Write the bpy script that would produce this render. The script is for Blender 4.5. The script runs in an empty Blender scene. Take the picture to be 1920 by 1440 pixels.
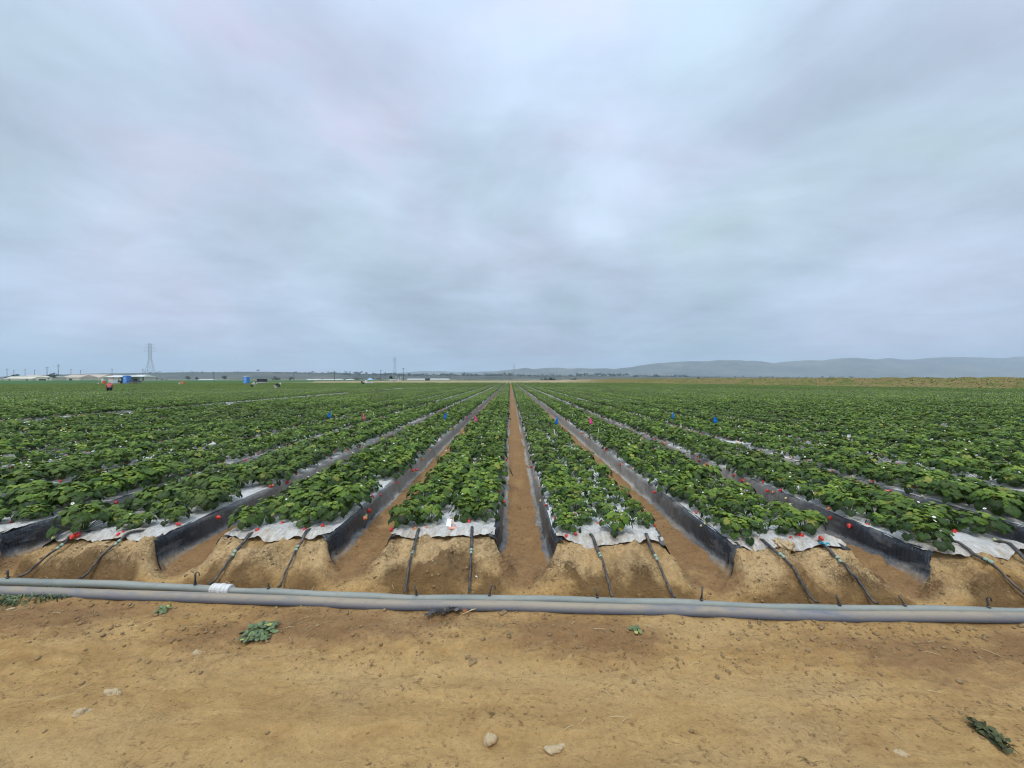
import bpy, bmesh, math, random
import numpy as np
from mathutils import Vector, Matrix, Euler

R = math.radians
C = bpy.context.scene.collection
sc = bpy.context.scene
rnd = random.Random(7)

# ------------------------------------------------------------------ camera
F = 693.0                      # focal length in pixels of the 1920 px wide photo
CAM_H = 1.8
cam_d = bpy.data.cameras.new('camera')
cam = bpy.data.objects.new('camera', cam_d)
C.objects.link(cam)
cam.location = (0, 0, CAM_H)
cam.rotation_euler = (R(90 - 0.744), 0, R(-0.25))
cam_d.sensor_width = 36
cam_d.lens = F / 1920 * 36
cam_d.clip_start = 0.05
cam_d.clip_end = 40000
sc.camera = cam
CAMROT = cam.rotation_euler.to_matrix()


def ray(px, py):
    return CAMROT @ Vector(((px - 960) / F, (720 - py) / F, -1))


def onz(px, py, z=0.0):
    d = ray(px, py)
    t = (z - CAM_H) / d.z
    return Vector((d.x * t, d.y * t, z))


def atd(px, py, dist):
    d = ray(px, py)
    t = dist / d.y
    return Vector((d.x * t, dist, CAM_H + d.z * t))


# ------------------------------------------------------------------ sky, sun, exposure
SUN_EL, SUN_AZ = R(58), R(200)
world = bpy.data.worlds.new('World')
sc.world = world
world.use_nodes = True
wt = world.node_tree
wt.nodes.clear()


class G:
    """small helper that adds shader nodes to a tree"""
    def __init__(s, tree):
        s.t = tree

    def n(s, typ, ins=None, **props):
        nd = s.t.nodes.new(typ)
        for k, v in props.items():
            setattr(nd, k, v)
        for k, v in (ins or {}).items():
            sock = nd.inputs[k]
            if isinstance(v, bpy.types.NodeSocket):
                s.t.links.new(v, sock)
            elif isinstance(v, bpy.types.Node):
                s.t.links.new(v.outputs[0], sock)
            else:
                if isinstance(v, (tuple, list)) and sock.type == 'RGBA' and len(v) == 3:
                    v = (*v, 1)
                sock.default_value = v
        return nd

    def math(s, op, a, b=0.0, c=None, clamp=False):
        nd = s.n('ShaderNodeMath', {0: a, 1: b}, operation=op, use_clamp=clamp)
        if c is not None:
            if isinstance(c, bpy.types.NodeSocket):
                s.t.links.new(c, nd.inputs[2])
            else:
                nd.inputs[2].default_value = c
        return nd.outputs[0]

    def mix(s, f, a, b, blend='MIX'):
        nd = s.n('ShaderNodeMix', data_type='RGBA', blend_type=blend)
        for idx, v in ((0, f), (6, a), (7, b)):
            if isinstance(v, bpy.types.NodeSocket):
                s.t.links.new(v, nd.inputs[idx])
            else:
                if isinstance(v, (tuple, list)) and len(v) == 3:
                    v = (*v, 1)
                nd.inputs[idx].default_value = v
        return nd.outputs[2]

    def noise(s, vec, scale, detail=4, rough=0.55, dist=0.0, col=False):
        nd = s.n('ShaderNodeTexNoise', {'Scale': scale, 'Detail': detail, 'Roughness': rough, 'Distortion': dist})
        if vec is not None:
            s.t.links.new(vec, nd.inputs['Vector'])
        return nd.outputs['Color' if col else 'Fac']

    def voro(s, vec, scale, feature='F1', rand=1.0):
        nd = s.n('ShaderNodeTexVoronoi', {'Scale': scale, 'Randomness': rand}, feature=feature)
        s.t.links.new(vec, nd.inputs['Vector'])
        return nd.outputs['Distance']

    def ramp(s, fac, pts, interp='LINEAR'):
        nd = s.n('ShaderNodeValToRGB')
        s.t.links.new(fac, nd.inputs[0])
        cr = nd.color_ramp
        cr.interpolation = interp
        while len(cr.elements) < len(pts):
            cr.elements.new(0.5)
        for e, (p, c) in zip(cr.elements, pts):
            e.position = p
            if isinstance(c, (int, float)):
                c = (c, c, c)
            e.color = (*c, 1)
        return nd.outputs[0]

    def rng(s, v, a, b, c=0.0, d=1.0, smooth=False):
        nd = s.n('ShaderNodeMapRange', {0: v, 1: a, 2: b, 3: c, 4: d}, interpolation_type='SMOOTHSTEP' if smooth else 'LINEAR')
        return nd.outputs[0]

    def mapv(s, vec, scale=(1, 1, 1), rot=(0, 0, 0), loc=(0, 0, 0)):
        nd = s.n('ShaderNodeMapping', {'Scale': scale, 'Rotation': rot, 'Location': loc})
        s.t.links.new(vec, nd.inputs['Vector'])
        return nd.outputs[0]

    def bump(s, h, strength=0.5, dist=0.02, normal=None):
        nd = s.n('ShaderNodeBump', {'Height': h, 'Strength': strength, 'Distance': dist})
        if normal is not None:
            s.t.links.new(normal, nd.inputs['Normal'])
        return nd.outputs[0]


def build_sky():
    g = G(wt)
    co = g.n('ShaderNodeTexCoord').outputs['Generated']
    nrm = g.n('ShaderNodeVectorMath', {0: co}, operation='NORMALIZE').outputs[0]
    sep = g.n('ShaderNodeSeparateXYZ', {0: nrm})
    dx, dy, dz = sep.outputs
    zc = g.math('ADD', g.math('MAXIMUM', dz, 0.0), 0.15)
    flat = g.n('ShaderNodeCombineXYZ', {0: g.math('DIVIDE', dx, zc), 1: g.math('DIVIDE', dy, zc), 2: 0.0}).outputs[0]
    big = g.noise(g.mapv(nrm, (1.0, 1.0, 2.3), (0, 0, 0.25), (3.1, 1.7, 0.4)), 2.1, 7, 0.55, 0.45)
    fine = g.noise(g.mapv(flat, (1.0, 1.05, 1), (0, 0, -0.2), (9.3, 4.0, 0)), 1.6, 7, 0.56, 0.3)
    tint = g.noise(g.mapv(nrm, (1, 1, 1.8), (0, 0, 0.4), (5.5, 2.2, 0)), 2.0, 3, 0.5, 0.3)
    # brightness of the cloud deck by elevation (an overcast sky is brighter overhead)
    lum = g.ramp(dz, [(0.0, 0.63), (0.03, 0.60), (0.07, 0.57), (0.14, 0.565), (0.3, 0.60), (0.5, 0.65), (0.72, 0.755), (0.82, 1.1), (1.0, 1.8)])
    cl = g.math('ADD', g.rng(big, 0.32, 0.68, -0.5, 0.5), g.math('MULTIPLY', g.rng(fine, 0.3, 0.7, -0.5, 0.5), 0.50))
    amp = g.ramp(dz, [(0.0, 0.24), (0.06, 0.46), (0.22, 0.42), (0.6, 0.27), (1.0, 0.2)])
    wisp = g.noise(g.mapv(flat, (1.6, 2.6, 1), (0, 0, -0.12), (2.3, 7.7, 0)), 1.9, 8, 0.6, 0.5)
    cl = g.math('ADD', cl, g.math('MULTIPLY', g.rng(wisp, 0.3, 0.7, -0.5, 0.5), 0.20))
    warp = g.noise(nrm, 3.2, 6, 0.6, 0.4)
    for (px, py, rad, gainv) in ((1115, 400, 0.13, 0.40), (310, 415, 0.20, 0.30), (940, 60, 0.40, 0.25), (1560, 560, 0.22, 0.30), (1700, 520, 0.16, 0.22), (640, 610, 0.12, 0.30), (50, 660, 0.10, 0.55), (60, 350, 0.22, -0.22), (1300, 470, 0.26, -0.10), (700, 520, 0.22, -0.12)):
        dv = ray(px, py).normalized()
        dist = g.n('ShaderNodeVectorMath', {0: nrm, 1: tuple(dv)}, operation='DISTANCE').outputs['Value']
        dist = g.math('ADD', dist, g.math('MULTIPLY', g.math('SUBTRACT', warp, 0.5), rad * 2.2))
        cl = g.math('ADD', cl, g.rng(dist, 0.0, rad * 1.5, gainv, 0.0, True))
    gain = g.math('ADD', 1.0, g.math('MULTIPLY', cl, amp))
    val = g.math('MULTIPLY', lum, gain)
    tcol = g.ramp(tint, [(0.32, (0.80, 1.015, 1.12)), (0.45, (0.82, 0.995, 1.18)), (0.55, (0.855, 0.985, 1.20)), (0.66, (0.925, 0.97, 1.18))])
    low = g.ramp(dz, [(0.0, (0.93, 1.01, 1.08)), (0.10, (0.97, 1.0, 1.04)), (0.3, (1, 1, 1)), (0.75, (0.97, 1.0, 1.05))])
    col = g.mix(1.0, tcol, low, 'MULTIPLY')
    cloud = g.n('ShaderNodeVectorMath', {0: col, 'Scale': val}, operation='SCALE').outputs[0]
    cloud10 = g.n('ShaderNodeVectorMath', {0: cloud, 'Scale': 10.0}, operation='SCALE').outputs[0]
    sky = g.n('ShaderNodeTexSky', sky_type='NISHITA', sun_disc=False, sun_elevation=SUN_EL, sun_rotation=SUN_AZ)
    both = g.mix(0.90, sky.outputs[0], cloud10)
    bg = g.n('ShaderNodeBackground', {'Color': both, 'Strength': 0.1})
    g.n('ShaderNodeOutputWorld', {'Surface': bg.outputs[0]})


build_sky()
sun_d = bpy.data.lights.new('sun', 'SUN')
sun_d.energy = 1.5
sun_d.angle = R(16)
sun_d.color = (1.0, 0.95, 0.87)
sun = bpy.data.objects.new('sun', sun_d)
C.objects.link(sun)
sun.location = (0, 0, 60)
sd = Vector((math.sin(SUN_AZ) * math.cos(SUN_EL), math.cos(SUN_AZ) * math.cos(SUN_EL), math.sin(SUN_EL)))
sun.rotation_euler = sd.to_track_quat('Z', 'Y').to_euler()
sc.view_settings.view_transform = 'Standard'
sc.view_settings.look = 'None'
sc.view_settings.gamma = 1
sc.view_settings.exposure = 0.15
sc.render.engine = 'CYCLES'
sc.cycles.max_bounces = 6
sc.cycles.diffuse_bounces = 3
sc.cycles.glossy_bounces = 2
sc.cycles.transmission_bounces = 3
sc.cycles.volume_bounces = 1
sc.cycles.use_denoising = True
sc.cycles.filter_width = 1.15

# ------------------------------------------------------------------ helpers


def tag(o, label=None, cat=None, group=None, kind=None):
    if label:
        o['label'] = label
    if cat:
        o['category'] = cat
    if group:
        o['group'] = group
    if kind:
        o['kind'] = kind
    return o


def empty(name, loc=(0, 0, 0), rz=0.0):
    o = bpy.data.objects.new(name, None)
    o.empty_display_size = 0.1
    C.objects.link(o)
    o.location = loc
    o.rotation_euler = (0, 0, rz)
    return o


class MB:
    """collects vertices and faces; build() links them as one mesh object"""
    def __init__(s):
        s.v, s.f, s.m, s.a = [], [], [], []

    def add(s, vs, fs, mi=0, att=0.5):
        o = len(s.v)
        s.v += [tuple(v) for v in vs]
        s.f += [tuple(i + o for i in f) for f in fs]
        s.m += [mi] * len(fs)
        if isinstance(att, (int, float)):
            att = [att] * len(vs)
        s.a += list(att)

    def box(s, c, size, mi=0, rz=0.0, att=0.5, taper=1.0):
        x, y, z = [d / 2 for d in size]
        vs = []
        for sz in (-1, 1):
            k = taper if sz > 0 else 1
            for sx, sy in ((-1, -1), (1, -1), (1, 1), (-1, 1)):
                p = Vector((sx * x * k, sy * y * k, sz * z))
                p.rotate(Euler((0, 0, rz)))
                vs.append(p + Vector(c))
        s.add(vs, [(3, 2, 1, 0), (4, 5, 6, 7), (0, 1, 5, 4), (1, 2, 6, 5), (2, 3, 7, 6), (3, 0, 4, 7)], mi, att)

    def tube(s, pts, rad, n=8, mi=0, cap=True, att=0.5, squash=1.0):
        pts = [Vector(p) for p in pts]
        rads = rad if isinstance(rad, (list, tuple)) else [rad] * len(pts)
        vs = []
        up0 = None
        for i, p in enumerate(pts):
            a = pts[max(i - 1, 0)]
            b = pts[min(i + 1, len(pts) - 1)]
            d = (b - a).normalized()
            up = Vector((0, 0, 1)) if abs(d.z) < 0.95 else Vector((0, 1, 0))
            if up0 is not None and abs(d.dot(up0)) < 0.95:
                up = up0
            x = d.cross(up).normalized()
            y = x.cross(d).normalized()
            up0 = y
            for k in range(n):
                t = 2 * math.pi * k / n
                vs.append(p + (x * math.cos(t) + y * math.sin(t) * squash) * rads[i])
        fs = []
        for i in range(len(pts) - 1):
            for k in range(n):
                fs.append((i * n + k, i * n + (k + 1) % n, (i + 1) * n + (k + 1) % n, (i + 1) * n + k))
        if cap:
            fs.append(tuple(range(n))[::-1])
            fs.append(tuple((len(pts) - 1) * n + k for k in range(n)))
        s.add(vs, fs, mi, att)

    def blob(s, c, size, mi=0, seed=0, sub=2, rough=0.18, att=0.5, rz=0.0, grit=0.0):
        bm = bmesh.new()
        bmesh.ops.create_icosphere(bm, subdivisions=sub, radius=1)
        r = random.Random(seed)
        offs = [Vector((r.uniform(-1, 1), r.uniform(-1, 1), r.uniform(-1, 1))).normalized() for _ in range(9)]
        amps = [r.uniform(-1, 1) for _ in range(9)]
        vs = []
        for v in bm.verts:
            k = 1.0
            for o_, a_ in zip(offs, amps):
                k += rough * a_ * max(0.0, v.co.dot(o_)) ** 3
            if grit:
                q = v.co
                k += grit * float(fbm(q.x * 2.2 + q.z * 1.3 + seed, q.y * 2.2 - q.z * 1.7, 4, seed + 1))
            p = Vector((v.co.x * size[0], v.co.y * size[1], v.co.z * size[2])) * k
            p.rotate(Euler((0, 0, rz)))
            vs.append(p + Vector(c))
        fs = [tuple(v.index for v in f.verts) for f in bm.faces]
        bm.free()
        s.add(vs, fs, mi, att)

    def mesh(s, name, mats):
        me = bpy.data.meshes.new(name)
        me.from_pydata(s.v, [], s.f)
        for m in (mats if isinstance(mats, (list, tuple)) else [mats]):
            me.materials.append(m)
        me.polygons.foreach_set('material_index', s.m)
        at = me.attributes.new('tint', 'FLOAT', 'POINT')
        at.data.foreach_set('value', s.a)
        me.update()
        return me

    def build(s, name, mats, parent=None, smooth=False, loc=None):
        me = s.mesh(name, mats)
        if smooth:
            me.polygons.foreach_set('use_smooth', [True] * len(me.polygons))
        o = bpy.data.objects.new(name, me)
        C.objects.link(o)
        if parent is not None:
            o.parent = parent
        if loc is not None:
            o.location = loc
        return o


def grid_mesh(name, X, Y, Z, mats, attrs=None, parent=None, matidx=None, smooth=True):
    """object from 2-D arrays of coordinates"""
    ny, nx = X.shape
    me = bpy.data.meshes.new(name)
    co = np.stack([X, Y, Z], -1).reshape(-1, 3).astype(np.float32)
    idx = np.arange(ny * nx).reshape(ny, nx)
    q = np.stack([idx[:-1, :-1], idx[:-1, 1:], idx[1:, 1:], idx[1:, :-1]], -1).reshape(-1, 4)
    me.vertices.add(len(co))
    me.vertices.foreach_set('co', co.ravel())
    me.loops.add(q.size)
    me.loops.foreach_set('vertex_index', q.ravel().astype(np.int32))
    me.polygons.add(len(q))
    me.polygons.foreach_set('loop_start', np.arange(0, q.size, 4, dtype=np.int32))
    for m in mats:
        me.materials.append(m)
    if matidx is not None:
        me.polygons.foreach_set('material_index', matidx.ravel().astype(np.int32))
    me.polygons.foreach_set('use_smooth', np.full(len(q), smooth))
    for k, v in (attrs or {}).items():
        at = me.attributes.new(k, 'FLOAT', 'POINT')
        at.data.foreach_set('value', v.ravel().astype(np.float32))
    me.update(calc_edges=True)
    me.validate()
    o = bpy.data.objects.new(name, me)
    C.objects.link(o)
    if parent is not None:
        o.parent = parent
    return o


def _hash(ix, iy, seed):
    h = (ix.astype(np.int64) * 374761393 + iy.astype(np.int64) * 668265263 + seed * 1442695041) & 0x7fffffff
    h = ((h ^ (h >> 13)) * 1274126177) & 0x7fffffff
    h = h ^ (h >> 16)
    return h


def perlin(x, y, seed=0):
    x = np.asarray(x, float)
    y = np.asarray(y, float)
    x, y = np.broadcast_arrays(x, y)
    x0 = np.floor(x)
    y0 = np.floor(y)
    fx, fy = x - x0, y - y0

    def gr(ix, iy, dx, dy):
        a = (_hash(ix, iy, seed) % 4096) / 4096 * 2 * np.pi
        return np.cos(a) * dx + np.sin(a) * dy
    u = fx * fx * fx * (fx * (fx * 6 - 15) + 10)
    v = fy * fy * fy * (fy * (fy * 6 - 15) + 10)
    a = gr(x0, y0, fx, fy)
    b = gr(x0 + 1, y0, fx - 1, fy)
    c = gr(x0, y0 + 1, fx, fy - 1)
    d = gr(x0 + 1, y0 + 1, fx - 1, fy - 1)
    return (a + (b - a) * u + (c - a) * v + (a - b - c + d) * u * v) * 1.5


def fbm(x, y, octv=4, seed=0, gain=0.5):
    s = 0
    a = 1.0
    f = 1.0
    for i in range(octv):
        s = s + a * perlin(np.asarray(x) * f + 17.3 * i, np.asarray(y) * f - 9.1 * i, seed + i)
        a *= gain
        f *= 2.03
    return s


def sstep(a, b, x):
    t = np.clip((np.asarray(x, float) - a) / (b - a), 0, 1)
    return t * t * (3 - 2 * t)


ONES = 'zeroth first second third fourth fifth sixth seventh eighth ninth tenth eleventh twelfth thirteenth fourteenth fifteenth sixteenth seventeenth eighteenth nineteenth'.split()
TENS = {2: ('twentieth', 'twenty'), 3: ('thirtieth', 'thirty'), 4: ('fortieth', 'forty'), 5: ('fiftieth', 'fifty'), 6: ('sixtieth', 'sixty'), 7: ('seventieth', 'seventy'), 8: ('eightieth', 'eighty'), 9: ('ninetieth', 'ninety')}


def ordinal(n):
    if n < 20:
        return ONES[n]
    t, u = divmod(n, 10)
    return TENS[t][0] if u == 0 else TENS[t][1] + '-' + ONES[u]


# ------------------------------------------------------------------ materials


def material(name, fn):
    m = bpy.data.materials.new(name)
    m.use_nodes = True
    m.node_tree.nodes.clear()
    g = G(m.node_tree)
    out = g.n('ShaderNodeOutputMaterial')
    sh = fn(g)
    m.node_tree.links.new(sh, out.inputs['Surface'])
    return m


def principled(g, **ins):
    tr = {'col': 'Base Color', 'rough': 'Roughness', 'metal': 'Metallic', 'spec': 'Specular IOR Level', 'normal': 'Normal', 'alpha': 'Alpha', 'trans': 'Transmission Weight', 'sheen': 'Sheen Weight'}
    return g.n('ShaderNodeBsdfPrincipled', {tr[k]: v for k, v in ins.items()}).outputs[0]


def P(g):
    return g.n('ShaderNodeNewGeometry').outputs['Position']


def OC(g):
    return g.n('ShaderNodeTexCoord').outputs['Object']


def attr(g, name):
    return g.n('ShaderNodeAttribute', attribute_name=name).outputs['Fac']


def plain(name, col, rough=0.6, var=0.12, scale=6.0, metal=0.0, spec=0.4, dirt=None, dirt_amt=0.0):
    def fn(g):
        o = OC(g)
        n = g.noise(o, scale, 5, 0.6)
        k = g.rng(n, 0.3, 0.7, 1 - var, 1 + var)
        c = g.n('ShaderNodeVectorMath', {0: col, 'Scale': k}, operation='SCALE').outputs[0]
        if dirt:
            d = g.rng(g.noise(o, scale * 0.6, 6, 0.65), 0.42, 0.66, 0, dirt_amt)
            c = g.mix(d, c, dirt)
        return principled(g, col=c, rough=rough, metal=metal, spec=spec, normal=g.bump(n, 0.15, 0.01))
    return material(name, fn)


def soil_fn(g):
    p = P(g)
    wet = attr(g, 'wet')
    cr = attr(g, 'crust')
    br = attr(g, 'brown')
    n1 = g.noise(p, 1.1, 6, 0.6, 0.4)
    n2 = g.noise(g.mapv(p, (3, 9, 5)), 1.0, 7, 0.65, 0.6)
    n3 = g.noise(p, 38, 6, 0.7)
    n4 = g.noise(g.mapv(p, (0.5, 2.2, 1)), 2.2, 6, 0.6, 0.8)
    dry = g.ramp(n2, [(0.28, (0.33, 0.20, 0.078)), (0.45, (0.455, 0.298, 0.118)), (0.58, (0.515, 0.345, 0.142)), (0.75, (0.60, 0.425, 0.19))])
    dry = g.mix(g.rng(n4, 0.42, 0.68, 0, 0.55), dry, (0.34, 0.215, 0.09))
    dry = g.mix(g.rng(n1, 0.5, 0.75, 0, 0.40), dry, (0.59, 0.42, 0.195))
    crust = g.mix(n3, (0.44, 0.31, 0.15), (0.66, 0.50, 0.28))
    c = g.mix(cr, dry, crust)
    wo = attr(g, 'worn')
    c = g.mix(g.math('MULTIPLY', wo, g.rng(n2, 0.3, 0.7, 0.4, 0.85)), c, g.mix(n4, (0.50, 0.345, 0.15), (0.62, 0.455, 0.225)))
    bn = g.math('ADD', br, g.math('MULTIPLY', g.math('SUBTRACT', g.noise(g.mapv(p, (4, 9, 6)), 1.0, 7, 0.72, 0.5), 0.5), 1.5))
    c = g.mix(g.rng(bn, 0.22, 0.85, 0, 0.85), c, g.mix(n2, (0.185, 0.10, 0.042), (0.36, 0.225, 0.11)))
    wetc = g.mix(n2, (0.085, 0.047, 0.017), (0.20, 0.12, 0.048))
    edge = g.math('ADD', wet, g.math('MULTIPLY', g.math('SUBTRACT', g.noise(p, 13, 7, 0.75), 0.5), 1.6))
    c = g.mix(g.rng(edge, 0.30, 0.95, 0, 0.82), c, wetc)
    speck = g.math('MAXIMUM', g.rng(g.noise(p, 120, 3, 0.6), 0.60, 0.70, 0, 0.5), g.math('MULTIPLY', g.rng(g.noise(g.mapv(p, (26, 40, 40)), 1.0, 6, 0.72, 0.5), 0.54, 0.64, 0, 0.85), g.rng(g.noise(g.mapv(p, (1.2, 2.4, 1)), 1.0, 4, 0.6), 0.40, 0.58, 0.15, 1)))
    c = g.mix(speck, c, (0.13, 0.078, 0.034))
    c = g.mix(g.rng(g.noise(p, 75, 3, 0.6), 0.67, 0.74, 0, 0.6), c, (0.62, 0.50, 0.31))
    k = g.rng(n3, 0.2, 0.8, 0.82, 1.18)
    c = g.n('ShaderNodeVectorMath', {0: c, 'Scale': k}, operation='SCALE').outputs[0]
    c = g.mix(1.0, c, (1.04, 0.965, 0.90), 'MULTIPLY')
    # shrinkage cracks in the dried crust
    wp = g.n('ShaderNodeVectorMath', {0: p, 1: g.n('ShaderNodeVectorMath', {0: g.noise(p, 14, 4, 0.6, col=True), 'Scale': 0.07}, operation='SCALE').outputs[0]}, operation='ADD').outputs[0]
    cd = g.voro(wp, 21, 'DISTANCE_TO_EDGE')
    cd2 = g.voro(wp, 47, 'DISTANCE_TO_EDGE')
    crack = g.math('MULTIPLY', g.rng(cd, 0.0, 0.055, 1, 0), cr)
    crack2 = g.math('MULTIPLY', g.rng(cd2, 0.0, 0.05, 0.6, 0), cr)
    crack = g.math('MAXIMUM', crack, crack2)
    crack = g.math('MULTIPLY', crack, g.rng(g.noise(p, 3.5, 4, 0.6), 0.46, 0.62, 0, 1))
    c = g.mix(g.math('MULTIPLY', crack, 0.30), c, (0.10, 0.062, 0.028))
    # far away: other fields and bare strips
    sp = g.n('ShaderNodeSeparateXYZ', {0: p})
    far = g.rng(sp.outputs[1], 155, 175, 0, 1)
    band = g.noise(g.mapv(p, (0.0006, 0.004, 0)), 1.0, 4, 0.6, 0.3)
    farc = g.ramp(band, [(0.33, (0.09, 0.115, 0.04)), (0.45, (0.23, 0.21, 0.10)), (0.55, (0.15, 0.17, 0.065)), (0.7, (0.32, 0.26, 0.16))])
    c = g.mix(far, c, farc)
    h = g.math('ADD', g.math('MULTIPLY', n3, 0.5), g.math('MULTIPLY', n2, 1.0))
    h = g.math('SUBTRACT', h, g.math('MULTIPLY', crack, 0.5))
    h = g.math('ADD', h, g.math('MULTIPLY', g.noise(p, 110, 4, 0.7), 0.25))
    rough = g.math('SUBTRACT', 0.95, g.math('MULTIPLY', wet, 0.15))
    return principled(g, col=c, rough=rough, spec=0.25, normal=g.bump(h, 0.9, 0.04))


M = {}
M['soil'] = material('dry_soil', soil_fn)


def top_film_fn(g):
    p = P(g)
    d = g.noise(p, 5, 6, 0.65, 0.4)
    d2 = g.noise(g.mapv(p, (30, 9, 12)), 1.0, 5, 0.6, 0.5)
    c = g.mix(d2, (0.60, 0.59, 0.55), (0.82, 0.80, 0.76))
    lip = attr(g, 'lip')
    dirt = g.math('ADD', g.rng(d, 0.5, 0.78, 0, 0.35), g.math('MULTIPLY', lip, g.rng(d2, 0.36, 0.70, 0.08, 0.85)), clamp=True)
    c = g.mix(dirt, c, (0.36, 0.27, 0.16))
    gray = g.rng(g.noise(p, 2.1, 4, 0.6), 0.52, 0.72, 0, 0.25)
    c = g.mix(gray, c, (0.33, 0.34, 0.34))
    n = g.bump(g.math('ADD', d2, g.noise(g.mapv(p, (22, 22, 22)), 1.0, 4, 0.6, 1.2)), 0.9, 0.025)
    return principled(g, col=c, rough=0.42, spec=0.5, normal=n)


def side_film_fn(g):
    p = P(g)
    d = g.noise(g.mapv(p, (3, 2.2, 9)), 1.0, 6, 0.68, 0.6)
    d2 = g.noise(g.mapv(p, (14, 26, 5)), 1.0, 5, 0.62, 0.6)
    sp = g.n('ShaderNodeSeparateXYZ', {0: p})
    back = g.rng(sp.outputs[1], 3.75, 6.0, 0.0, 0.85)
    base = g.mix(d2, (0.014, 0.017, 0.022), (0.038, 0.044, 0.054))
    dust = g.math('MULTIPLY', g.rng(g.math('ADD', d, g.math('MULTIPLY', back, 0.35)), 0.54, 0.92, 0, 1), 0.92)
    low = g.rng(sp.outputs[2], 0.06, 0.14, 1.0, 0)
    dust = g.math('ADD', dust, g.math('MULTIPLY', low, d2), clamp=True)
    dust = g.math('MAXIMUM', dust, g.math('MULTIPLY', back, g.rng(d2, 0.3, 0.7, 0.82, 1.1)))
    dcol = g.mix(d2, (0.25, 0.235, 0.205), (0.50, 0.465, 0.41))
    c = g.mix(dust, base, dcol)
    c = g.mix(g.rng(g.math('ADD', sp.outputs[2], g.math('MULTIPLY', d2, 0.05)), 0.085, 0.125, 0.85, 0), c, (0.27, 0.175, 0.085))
    r = g.rng(dust, 0, 1, 0.27, 0.8)
    return principled(g, col=c, rough=r, spec=0.5, normal=g.bump(d2, 0.85, 0.026))


M['top_film'] = material('white_mulch_film', top_film_fn)
M['side_film'] = material('black_mulch_film', side_film_fn)


def leaf_fn(g):
    t = attr(g, 'tint')
    rn = g.n('ShaderNodeObjectInfo').outputs['Random']
    o = OC(g)
    p = P(g)
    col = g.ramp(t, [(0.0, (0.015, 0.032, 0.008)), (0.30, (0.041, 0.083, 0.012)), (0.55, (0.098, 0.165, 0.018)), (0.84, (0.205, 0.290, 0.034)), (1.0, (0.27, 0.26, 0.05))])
    vein = g.noise(o, 90, 3, 0.6)
    k = g.math('MULTIPLY', g.rng(vein, 0.3, 0.7, 0.8, 1.2), g.rng(rn, 0, 1, 0.78, 1.22))
    patch = g.noise(g.mapv(p, (0.25, 0.12, 0)), 1.0, 3, 0.5)
    col = g.mix(g.rng(patch, 0.48, 0.66, 0, 0.5), col, g.mix(t, (0.028, 0.050, 0.014), (0.115, 0.165, 0.034)))
    col = g.n('ShaderNodeVectorMath', {0: col, 'Scale': k}, operation='SCALE').outputs[0]
    back = g.n('ShaderNodeNewGeometry').outputs['Backfacing']
    col = g.mix(g.math('MULTIPLY', back, 0.55), col, (0.115, 0.155, 0.065))
    pr = principled(g, col=col, rough=0.5, spec=0.24, normal=g.bump(vein, 0.3, 0.004))
    tr = g.n('ShaderNodeBsdfTranslucent', {'Color': g.mix(1.0, col, (1.3, 1.5, 0.6), 'MULTIPLY')}).outputs[0]
    return g.n('ShaderNodeMixShader', {0: 0.10, 1: pr, 2: tr}).outputs[0]


M['leaf'] = material('strawberry_leaf', leaf_fn)


def berry_fn(g):
    t = attr(g, 'tint')
    o = OC(g)
    col = g.ramp(t, [(0.0, (0.42, 0.50, 0.20)), (0.3, (0.62, 0.52, 0.26)), (0.55, (0.65, 0.16, 0.05)), (0.75, (0.70, 0.035, 0.028)), (1.0, (0.48, 0.014, 0.018))])
    sd_ = g.rng(g.voro(o, 170, 'F1'), 0.0, 0.3, 0.6, 0)
    col = g.mix(sd_, col, (0.60, 0.36, 0.10))
    return principled(g, col=col, rough=0.32, spec=0.5, normal=g.bump(sd_, 0.4, 0.003))


M['berry'] = material('strawberry_skin', berry_fn)
M['petal'] = plain('white_petal', (0.80, 0.80, 0.74), 0.6, 0.05)
M['pollen'] = plain('yellow_centre', (0.62, 0.46, 0.05), 0.7)
M['stalk'] = plain('pale_green_stalk', (0.15, 0.22, 0.05), 0.55)


def pipe_fn(base_a, base_b, dustc, dust_amt):
    def fn(g):
        p = P(g)
        n1 = g.noise(g.mapv(p, (1.6, 6, 6)), 1.0, 5, 0.6, 0.5)
        n2 = g.noise(g.mapv(p, (7, 20, 20)), 1.0, 6, 0.7, 0.3)
        c = g.mix(n1, base_a, base_b)
        nz = g.n('ShaderNodeSeparateXYZ', {0: g.n('ShaderNodeNewGeometry').outputs['Normal']}).outputs[2]
        up = g.rng(nz, -0.2, 0.9, 0.0, 1.0)
        d = g.math('MULTIPLY', g.rng(g.math('ADD', n1, g.math('MULTIPLY', n2, 0.5)), 0.46, 0.78, 0.05, 1.0), up)
        c = g.mix(g.math('MULTIPLY', d, dust_amt), c, dustc)
        c = g.mix(g.rng(n2, 0.52, 0.72, 0, 0.45), c, g.mix(0.5, base_a, (0.1, 0.1, 0.1)))
        c = g.mix(g.rng(g.noise(g.mapv(p, (11, 30, 30)), 1.0, 6, 0.75), 0.58, 0.70, 0, 0.7), c, (0.34, 0.24, 0.125))
        return principled(g, col=c, rough=0.55, spec=0.4, normal=g.bump(n2, 0.25, 0.006))
    return fn


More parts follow.
